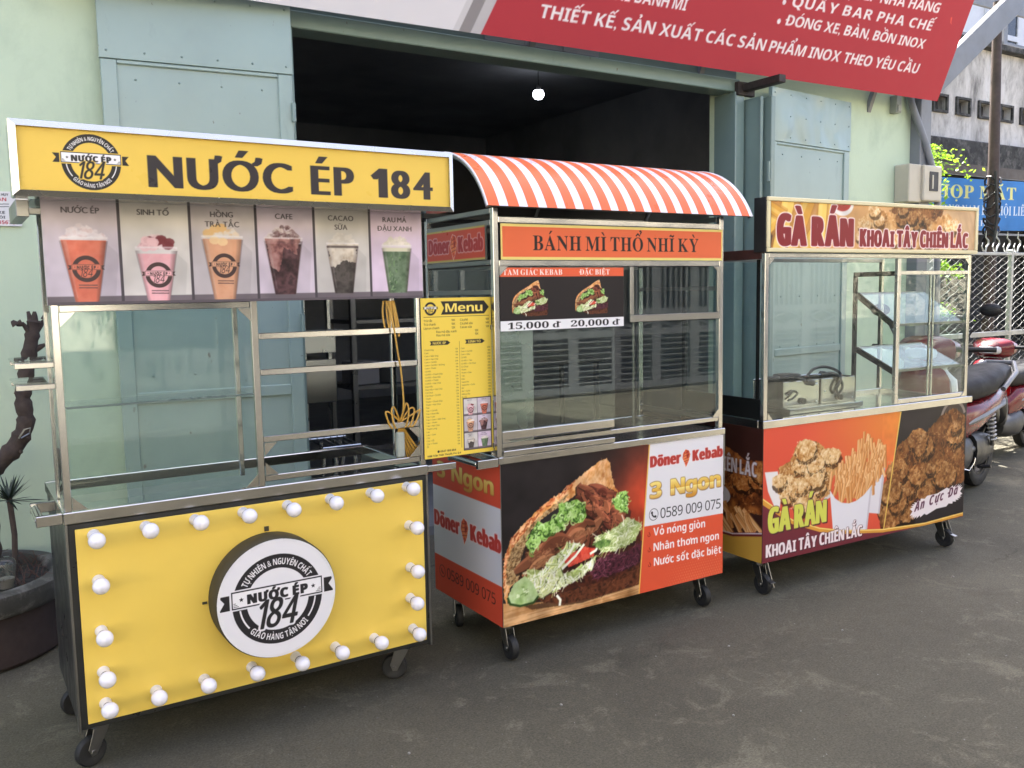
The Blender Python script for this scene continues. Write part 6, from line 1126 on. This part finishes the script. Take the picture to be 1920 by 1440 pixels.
power('power_cable', [P(0.60, 0.26, 1.06), P(0.66, 0.26, 1.10), P(0.75, 0.25, 1.105), P(0.83, 0.23, 1.07), P(0.80, 0.2, 1.03), P(0.77, 0.2, 0.985), P(0.79, 0.2, 0.96), P(0.82, 0.2, 1.0), P(0.80, 0.22, 1.06), P(0.76, 0.25, 1.07)], P(0.755, 0.25, 1.066), (-1, 0.3, 0.0), 'black cable looped high over the steel fryer nearest the partition')
tag(MB().tube(wig([P(0.39, 0.2, 0.95), P(0.43, 0.2, 0.96), P(0.46, 0.2, 0.985), P(0.44, 0.21, 0.995), P(0.40, 0.21, 0.98)]), 0.006, 8).build('short_cable', M['cable'], smooth=True), 'short curl of black cable on the lower front of the left hand fryer', 'cable')
# yellow cord hanging at the open side of the drinks cart
jo = Vector((0.2509, 3.0779, 0))
def J(u, v, z): return jo + Vector((u, v, z))
yc = tag(empty('extension_cord', J(1.17, 0.03, 1.52)), 'yellow extension cord hanging in loops at the open side of the yellow cart', 'cord'); o0 = J(1.17, 0.03, 1.52)
def cordp(pts, name, r=0.0036): MB().tube([p - o0 for p in wig(pts, 8)], r, 6).build(name, M['cord'], yc, smooth=True)
for i in range(4):
    a = 0.012 * i; cordp([J(1.125 + a, 0.03, 1.525), J(1.118 + a * 1.4, 0.025, 1.48), J(1.125 + a * 1.5, 0.02, 1.42 - 0.01 * i), J(1.145 + a, 0.022, 1.43), J(1.145 + a * 0.6, 0.03, 1.525)], 'upper_loop')
cordp([J(1.135, 0.03, 1.525), J(1.145, -0.006, 1.44), J(1.16, -0.008, 1.33), J(1.172, -0.008, 1.25), J(1.178, -0.006, 1.12), J(1.172, 0.02, 1.06)], 'long_strand')
for i in range(5):
    s = -1 if i % 2 else 1; w_ = 0.03 + 0.012 * i; cordp([J(1.175, 0.02, 1.06), J(1.175 + s * w_ * 0.7, 0.01, 1.13 - 0.01 * i), J(1.175 + s * w_, 0.006, 1.10), J(1.175 + s * w_ * 0.6, 0.012, 1.04), J(1.176, 0.03, 1.065)], 'bow_loop')
for i in range(6):
    cordp([J(1.176, 0.03, 1.06), J(1.17 + 0.012 * i, 0.04, 0.98), J(1.172 + 0.022 * i, 0.045, 0.91), J(1.182 + 0.022 * i, 0.05, 0.915), J(1.178 + 0.006 * i, 0.042, 1.0), J(1.176, 0.032, 1.06)], 'lower_loop')
MB().box(-0.01, 0.022, -0.012, 0.012, -0.60, -0.50).build('socket_block', M['plug'], yc, bevel=0.005)
# ------------------------------------------------------------------ inside the shop
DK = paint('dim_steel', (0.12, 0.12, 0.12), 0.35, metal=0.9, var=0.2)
lp = tag(empty('hanging_lamp', (5.36, 7.95, 3.62)), 'lit white bulb hanging from the dark ceiling inside the doorway', 'lamp')
m, nt, b = nodes('glowing_lamp'); b.inputs['Emission Color'].default_value = (0.9, 0.93, 1, 1); b.inputs['Emission Strength'].default_value = 3.5
MB().lathe([(0.0, -0.06), (0.035, -0.055), (0.055, -0.03), (0.058, 0.0), (0.045, 0.03), (0.0, 0.035)], n=20).build('bulb', m, lp, smooth=True); MB().cyl((0, 0, 0.034), (0, 0, 0.08), 0.024, 12).tube([(0, 0, 0.08), (0, 0, 0.28)], 0.004, 6).build('lamp_holder', M['cable'], lp, smooth=True)
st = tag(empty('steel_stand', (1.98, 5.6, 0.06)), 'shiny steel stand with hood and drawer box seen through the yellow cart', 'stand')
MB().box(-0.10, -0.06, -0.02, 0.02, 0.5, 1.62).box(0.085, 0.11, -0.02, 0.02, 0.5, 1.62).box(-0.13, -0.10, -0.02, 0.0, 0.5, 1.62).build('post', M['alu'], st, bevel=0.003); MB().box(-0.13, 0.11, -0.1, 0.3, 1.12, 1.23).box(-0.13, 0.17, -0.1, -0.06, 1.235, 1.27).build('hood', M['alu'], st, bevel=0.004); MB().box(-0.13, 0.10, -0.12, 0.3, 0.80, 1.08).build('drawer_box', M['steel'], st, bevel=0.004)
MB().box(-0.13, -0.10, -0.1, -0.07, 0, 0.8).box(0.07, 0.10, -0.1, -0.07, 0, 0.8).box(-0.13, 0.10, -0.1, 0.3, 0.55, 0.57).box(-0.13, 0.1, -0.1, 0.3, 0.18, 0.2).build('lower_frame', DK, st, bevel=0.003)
wt = tag(empty('wire_rack_stool', (2.0, 5.35, 0.06)), 'low stool with bright bent legs and a wire grid seat behind the yellow cart', 'stool'); gr = MB()
for i in range(6): gr.cyl((-0.12 + 0.045 * i, -0.14, 0.55), (-0.12 + 0.045 * i, 0.12, 0.57), 0.005, 6)
gr.cyl((-0.13, -0.14, 0.55), (0.12, -0.14, 0.55), 0.006, 6).cyl((-0.13, 0.12, 0.57), (0.12, 0.12, 0.57), 0.006, 6); gr.build('grid_seat', M['alu'], wt, smooth=True)
for x, s in ((-0.06, -1), (0.07, 1), (-0.06, -1), (0.07, 1)):
    pass
for x, y_ in ((-0.06, -0.12), (0.07, -0.12), (-0.06, 0.1), (0.07, 0.1)): MB().tube([(x, y_, 0.55), (x + 0.02, y_, 0.45), (x + 0.0, y_ - 0.02, 0.32), (x + 0.02, y_, 0.15), (x + 0.03, y_ - 0.03, 0)], 0.014, 10).build('leg', M['alu'], wt, smooth=True)
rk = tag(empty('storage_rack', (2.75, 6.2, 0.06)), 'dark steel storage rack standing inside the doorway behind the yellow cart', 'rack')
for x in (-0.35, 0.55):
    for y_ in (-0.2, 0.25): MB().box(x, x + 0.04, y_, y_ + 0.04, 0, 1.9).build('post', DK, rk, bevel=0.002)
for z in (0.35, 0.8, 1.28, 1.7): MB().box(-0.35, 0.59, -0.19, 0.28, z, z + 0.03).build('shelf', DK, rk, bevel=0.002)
def crate(x, y_, z, s, c, label):
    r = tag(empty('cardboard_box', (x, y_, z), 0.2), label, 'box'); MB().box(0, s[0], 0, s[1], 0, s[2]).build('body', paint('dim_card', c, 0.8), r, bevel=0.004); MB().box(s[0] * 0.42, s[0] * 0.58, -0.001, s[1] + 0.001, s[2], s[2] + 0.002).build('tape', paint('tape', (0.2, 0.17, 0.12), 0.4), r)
crate(2.45, 6.05, 0.892, (0.2, 0.2, 0.17), (0.12, 0.11, 0.10), 'grey carton in the middle of the storage rack shelf'); crate(2.72, 6.06, 0.892, (0.26, 0.2, 0.11), (0.10, 0.09, 0.07), 'low brown carton at the right end of the storage rack shelf')
wb = tag(empty('work_table', (4.6, 7.4, 0.06)), 'dark steel work table deep inside the workshop', 'table'); MB().box(-0.9, 0.9, -0.35, 0.35, 0.78, 0.82).build('table_top', DK, wb, bevel=0.004)
for x in (-0.86, 0.82):
    for y_ in (-0.32, 0.28): MB().box(x, x + 0.04, y_, y_ + 0.04, 0, 0.78).build('leg', DK, wb, bevel=0.002)
# ------------------------------------------------------------------ planter corner at the left
pl = tag(empty('round_planter', (-0.07, 4.56, 0)), 'round masonry planter with chipped rim at the foot of the green wall', 'planter')
CONC = paint('shade_toned_concrete', L_('#403f3a'), 0.85, var=0.3, vs=5, bmp=0.4, bs=30, dirt=L_('#8a8681'), dirt_s=7); BRICK = paint('planter_dark_red', L_('#352a27'), 0.85, var=0.3, vs=6, bmp=0.3, bs=20)  # rim concrete toned darker to hold the shade of this corner
MB().lathe([(0.40, 0.0), (0.42, 0.02), (0.415, 0.24), (0.0, 0.24)], n=48).build('body', BRICK, pl, smooth=True); MB().lathe([(0.365, 0.245), (0.435, 0.235), (0.445, 0.25), (0.44, 0.325), (0.425, 0.335), (0.375, 0.333), (0.365, 0.32), (0.365, 0.245)], n=48).build('rim', CONC, pl, smooth=True)
MB().lathe([(0.0, 0.30), (0.2, 0.305), (0.366, 0.29)], n=32).build('soil', paint('dark_soil', (0.02, 0.017, 0.014), 0.95, var=0.5, vs=20, bmp=0.8, bs=30), pl, smooth=True)
rs = random.Random(11); dry = MB()
for k in range(90):
    x, y_ = rs.uniform(0.05, 0.33), rs.uniform(-0.22, 0.25); a = rs.uniform(0, 6.28); l = rs.uniform(0.03, 0.1); dry.tube([(x, y_, 0.30), (x + l * 0.4 * math.cos(a), y_ + l * 0.4 * math.sin(a), 0.30 + l * 0.6), (x + l * math.cos(a), y_ + l * math.sin(a), 0.30 + l * rs.uniform(0.3, 1.0))], [0.002, 0.0016, 0.0006], 4)
tag(dry.build('dry_stalks', paint('dry_stalks', (0.09, 0.045, 0.035), 0.9, var=0.3)), kind='stuff').location = (-0.07, 4.56, 0)
tg = tag(empty('tree_stump', (0.02, 4.68, 0.30)), 'bare dark tree trunk with lopped branches in the round planter', 'tree')
t = MB(); t.tube(wig([(0.0, 0, -0.02), (0.03, 0, 0.15), (0.03, 0, 0.34), (0.07, 0, 0.47), (0.17, 0.0, 0.57), (0.225, 0.0, 0.68), (0.222, 0.0, 0.80), (0.245, 0, 0.93), (0.275, 0.0, 1.07), (0.292, 0.0, 1.16)]), [(0.07 - 0.0014 * i if i < 20 else 0.042 - 0.00042 * (i - 20)) * (1 + 0.10 * math.sin(i * 1.7) + 0.06 * math.sin(i * 3.1)) for i in range(55)], 14)
t.tube(wig([(0.04, 0, 0.38), (-0.06, 0.02, 0.52), (-0.16, 0.03, 0.62), (-0.22, 0.03, 0.75)]), [(0.046 - 0.001 * i) * (1 + 0.1 * math.sin(i * 1.9)) for i in range(19)], 12)
for a, b_ in (((0.285, 0, 1.08), (0.24, -0.02, 1.15)), ((0.29, 0, 1.10), (0.335, 0.01, 1.16)), ((0.24, -0.02, 1.15), (0.215, -0.02, 1.14)), ((0.28, 0, 1.02), (0.33, 0.0, 1.045)), ((0.27, 0, 1.0), (0.235, 0, 0.985)), ((0.292, 0, 1.15), (0.295, 0, 1.20)), ((-0.2, 0.03, 0.7), (-0.27, 0.03, 0.78)), ((0.335, 0.01, 1.16), (0.345, 0.01, 1.19)), ((0.285, 0, 1.1), (0.27, 0.02, 1.2)), ((0.225, 0, 0.8), (0.19, -0.01, 0.83)), ((0.24, 0, 0.92), (0.275, -0.01, 0.95)), ((0.215, -0.02, 1.14), (0.2, -0.02, 1.16)), ((0.17, 0, 0.57), (0.2, -0.03, 0.55))): t.tube([a, tuple(Vector(a).lerp(Vector(b_), 0.6)), b_], [0.018, 0.013, 0.007], 7)
t.build('trunk', BARK, tg, smooth=True); MB().tube([(0.2, -0.05, 0.62), (0.235, -0.055, 0.64), (0.24, -0.055, 0.665), (0.215, -0.055, 0.66), (0.19, -0.05, 0.62)], 0.004, 6).build('wire_loop', M['steel2'], tg, smooth=True)
sp_ = tag(empty('spiky_plant', (0.15, 4.52, 0.30)), 'dark spiky leaved plant at the foot of the bare trunk', 'plant'); sl = MB()
for k in range(46):
    a = 2.4 * k; e_ = rs.uniform(-0.1, 1.25); l = rs.uniform(0.09, 0.17); d = Vector((math.cos(a) * math.cos(e_), math.sin(a) * math.cos(e_), math.sin(e_))); s = d.cross(Vector((0, 0, 1))).normalized() * 0.006; p = Vector((0, 0, 0.36))
    sl.add([p - s, p + s, p + d * l * 0.6 + s * 0.8 - Vector((0, 0, 0.01)), p + d * l - Vector((0, 0, 0.02)), p + d * l * 0.6 - s * 0.8 - Vector((0, 0, 0.01))], [(0, 1, 2, 3, 4)])
sl.build('leaves', paint('dark_leaf', (0.02, 0.035, 0.022), 0.5, var=0.4), sp_); MB().tube([(0, 0, 0), (0.01, 0, 0.2), (0, 0, 0.37)], 0.012, 8).build('stem', BARK, sp_, smooth=True)
cu = tag(empty('plastic_cup', (0.11, 4.36, 0.305)), 'clear plastic cup with a domed lid left on the planter', 'cup')
MB().lathe([(0.0, 0.0), (0.03, 0.0), (0.042, 0.10), (0.0405, 0.10), (0.0285, 0.002)], n=24).build('cup_body', M['glass'], cu, smooth=True); MB().lathe([(0.044, 0.10), (0.044, 0.108), (0.038, 0.125), (0.022, 0.138), (0.0, 0.14)], n=24).build('lid', M['glass'], cu, smooth=True); MB().lathe([(0.0, 0.003), (0.028, 0.003), (0.033, 0.045), (0.0, 0.047)], n=20).build('drink', paint('pale_drink', L_('#7d6f66'), 0.3), cu, smooth=True)
# ------------------------------------------------------------------ motorbike
mo = tag(empty('motorbike', (6.58, 3.82, 0), rad(193)), 'red motorbike with long black seat, its front end hidden behind the fried chicken cart', 'motorbike', 'parked motorbikes'); mo.scale = (1.12, 1.12, 1.12)
RED = paint('metallic_red', L_('#64131c'), 0.2, var=0.05); GRY = paint('grey_plastic_trim', L_('#6a6c6f'), 0.4); BLK = paint('black_plastic', (0.014, 0.014, 0.015), 0.4); SEAT = paint('black_vinyl_seat', (0.016, 0.016, 0.017), 0.65, spec=0.3, bmp=0.1, bs=60)
def wheel(x):
    o = MB().lathe([(0.205, -0.035), (0.25, -0.045), (0.272, -0.035), (0.28, 0.0), (0.272, 0.035), (0.25, 0.045), (0.205, 0.035), (0.205, -0.035)], (x, 0, 0.28), 'y', 40).build('wheel', M['rubber'], mo, smooth=True)
    r = MB().lathe([(0.19, -0.03), (0.208, -0.032), (0.208, 0.032), (0.19, 0.03), (0.19, -0.03)], (x, 0, 0.28), 'y', 36).lathe([(0, -0.05), (0.05, -0.05), (0.05, 0.05), (0, 0.05)], (x, 0, 0.28), 'y', 20)
    for k in range(5):
        a = 2 * math.pi * k / 5; r.bar((x + 0.04 * math.cos(a), 0, 0.28 + 0.04 * math.sin(a)), (x + 0.2 * math.cos(a), 0, 0.28 + 0.2 * math.sin(a)), 0.03, 0.02)
    r.build('rim', paint('dark_rim', (0.03, 0.03, 0.032), 0.4, metal=0.6), o, smooth=True)
wheel(0.0); wheel(1.24)
def loft(secs, name, mat, n=16):
    """closed body from cross-sections (x, half width, z low, z high)"""
    m_ = MB(); V = []; F = []
    for x, hw, z0, z1 in secs:
        for k in range(n):
            a = 2 * math.pi * k / n; c, s = math.cos(a), math.sin(a); V.append((x, hw * math.copysign(abs(c) ** 0.7, c), (z0 + z1) / 2 + (z1 - z0) / 2 * math.copysign(abs(s) ** 0.7, s)))
    for i in range(len(secs) - 1):
        for k in range(n): F.append((i * n + k, i * n + (k + 1) % n, (i + 1) * n + (k + 1) % n, (i + 1) * n + k))
    F += [tuple(range(n)), tuple((len(secs) - 1) * n + k for k in range(n))]; return m_.add(V, F).build(name, mat, mo, smooth=True)
loft([(-0.40, 0.04, 0.75, 0.82), (-0.32, 0.12, 0.70, 0.83), (-0.05, 0.15, 0.65, 0.83), (0.15, 0.155, 0.63, 0.80), (0.36, 0.13, 0.62, 0.78), (0.54, 0.09, 0.62, 0.76), (0.62, 0.04, 0.64, 0.73)], 'seat', SEAT)
loft([(-0.42, 0.03, 0.60, 0.70), (-0.30, 0.10, 0.54, 0.69), (0.0, 0.145, 0.50, 0.66), (0.3, 0.145, 0.42, 0.63), (0.52, 0.11, 0.36, 0.62), (0.66, 0.06, 0.34, 0.5)], 'body', RED)
loft([(-0.40, 0.05, 0.60, 0.64), (-0.1, 0.155, 0.545, 0.60), (0.3, 0.155, 0.50, 0.56), (0.5, 0.115, 0.46, 0.53)], 'side_trim', GRY)
loft([(0.86, 0.06, 0.66, 0.78), (0.93, 0.15, 0.62, 0.86), (1.0, 0.16, 0.60, 0.91), (1.06, 0.12, 0.62, 0.90), (1.10, 0.06, 0.68, 0.86)], 'front_panel', RED); loft([(0.84, 0.06, 0.30, 0.6), (0.92, 0.13, 0.28, 0.64), (0.99, 0.14, 0.32, 0.62), (1.05, 0.10, 0.46, 0.63)], 'leg_shield', BLK)
loft([(0.80, 0.05, 0.94, 1.02), (0.86, 0.17, 0.92, 1.06), (0.95, 0.17, 0.90, 1.08), (1.02, 0.11, 0.92, 1.05), (1.07, 0.05, 0.95, 1.02)], 'handlebar_cover', RED)
loft([(1.0, 0.10, 0.93, 1.03), (1.05, 0.09, 0.94, 1.02), (1.085, 0.05, 0.955, 1.005)], 'headlight', paint('lamp_lens', (0.5, 0.5, 0.52), 0.1))
MB().tube([(0.86, -0.36, 1.0), (0.92, -0.2, 1.0), (0.93, 0.2, 1.0), (0.86, 0.36, 1.0)], 0.016, 10).build('handlebar', BLK, mo, smooth=True)
for s in (-1, 1):
    a = MB().tube([(0.9, s * 0.2, 1.05), (0.88, s * 0.26, 1.15), (0.86, s * 0.30, 1.2)], 0.006, 6).build('mirror_stalk', BLK, mo, smooth=True); MB().sphere((0.86, s * 0.32, 1.23), 0.015, 0.06, 0.04).build('mirror', BLK, a, smooth=True)
MB().tube([(0.0, -0.08, 0.28), (0.5, -0.09, 0.33)], 0.022, 10).tube([(0.0, 0.08, 0.28), (0.5, 0.09, 0.33)], 0.022, 10).tube([(0.45, -0.09, 0.33), (0.45, 0.09, 0.33)], 0.03, 10).build('swing_arm', GRY, mo, smooth=True)
for s in (-1, 1):
    a = MB().tube([(0.03, s * 0.115, 0.30), (0.09, s * 0.115, 0.58)], 0.014, 10).build('shock_absorber', M['steel2'], mo, smooth=True); MB().tube([(0.04 + 0.05 * k / 60 + 0.026 * math.cos(k * 0.75), s * 0.115 + 0.026 * math.sin(k * 0.75), 0.34 + 0.2 * k / 60) for k in range(61)], 0.0055, 5).build('spring', paint('white_spring', (0.55, 0.55, 0.55), 0.4), a, smooth=True)
loft([(-0.1, 0.09, 0.2, 0.36), (0.1, 0.11, 0.16, 0.40), (0.34, 0.12, 0.18, 0.42)], 'chain_cover', BLK); loft([(-0.30, 0.06, 0.38, 0.56), (-0.2, 0.065, 0.50, 0.60), (0.0, 0.07, 0.56, 0.62), (0.2, 0.07, 0.46, 0.58)], 'mudguard', BLK); loft([(1.0, 0.05, 0.42, 0.5), (1.15, 0.06, 0.54, 0.6), (1.3, 0.06, 0.56, 0.61), (1.48, 0.05, 0.42, 0.48)], 'front_mudguard', RED)
MB().tube([(-0.28, -0.15, 0.34), (-0.05, -0.15, 0.30), (0.2, -0.14, 0.26)], [0.045, 0.05, 0.035], 14).tube([(0.2, -0.14, 0.26), (0.5, -0.13, 0.2), (0.7, -0.08, 0.22)], 0.018, 10).build('exhaust', M['steel2'], mo, smooth=True)
loft([(0.35, 0.10, 0.2, 0.40), (0.5, 0.13, 0.17, 0.42), (0.72, 0.12, 0.18, 0.38), (0.86, 0.08, 0.22, 0.36)], 'engine', paint('engine_grey', (0.06, 0.06, 0.062), 0.5, metal=0.5, var=0.3))
for s in (-1, 1): MB().tube([(1.03, s * 0.07, 0.85), (1.24, s * 0.075, 0.28)], 0.018, 10).build('fork', M['steel2'], mo, smooth=True)
MB().tube([(0.33, -0.12, 0.2), (0.33, -0.3, 0.22)], 0.012, 8).build('foot_peg', BLK, mo, smooth=True); MB().tube([(0.33, 0.12, 0.2), (0.33, 0.2, 0.21)], 0.012, 8).build('foot_peg', BLK, mo, smooth=True); MB().tube([(0.4, -0.1, 0.18), (0.36, -0.2, 0.0)], 0.011, 8).build('side_stand', BLK, mo, smooth=True)
loft([(-0.45, 0.04, 0.60, 0.67), (-0.42, 0.09, 0.58, 0.68), (-0.38, 0.10, 0.58, 0.69)], 'tail_light', paint('red_lens', (0.4, 0.01, 0.01), 0.15)); MB().tube([(0.0, -0.16, 0.68), (-0.25, -0.165, 0.77), (-0.46, -0.09, 0.82), (-0.46, 0.09, 0.82), (-0.25, 0.165, 0.77), (0.0, 0.16, 0.68)], 0.017, 10).build('grab_rail', GRY, mo, smooth=True)
m2 = copy_tree(mo); m2.location = (8.56, 4.50, 0); m2.rotation_euler = (0, 0, rad(192)); m2.scale = (1, 1, 1); m2['label'] = 'second red motorbike by the chain link fence, showing its headlight and handlebar cover'
# white bag on the bike's hook, small litter on the road
bg = MB().lathe([(0.0, 0.0), (0.09, 0.01), (0.11, 0.08), (0.10, 0.17), (0.05, 0.22), (0.035, 0.24), (0.05, 0.27)], n=18); o = tag(bg.build('carrier_bag', paint('white_plastic_bag', (0.65, 0.65, 0.66), 0.4, bmp=0.8, bs=14), smooth=True), 'crumpled white carrier bag set on the seat front of the motorbike behind the snack cart', 'bag'); o.location = (5.62, 3.52, 0.74)
rs = random.Random(3); lst = [((1.20, 2.62), 'pale pebble on the road under the round emblem'), ((1.83, 2.62), 'pale pebble in front of the gap between yellow and sandwich carts'), ((2.75, 2.66), 'pebble on the road below the sandwich picture'), ((2.3, 2.2), 'pebble alone on the open road near the camera'), ((3.3, 2.5), 'pebble on the road in front of the chicken cart left wheel'), ((4.4, 2.65), 'pebble on the road in front of the chicken cart right wheel')]
for (x, y_), lb in lst:
    b_ = MB().sphere((0, 0, 0.003), 0.007 * rs.uniform(0.7, 1.3), 0.005, 0.004, 8, 5); o = tag(b_.build('pebble', paint('pale_stone', (0.25, 0.24, 0.22), 0.8), smooth=True), lb, 'pebble', 'pebbles on the road'); o.location = (x, y_, 0); o.rotation_euler = (0, 0, rs.uniform(0, 3))
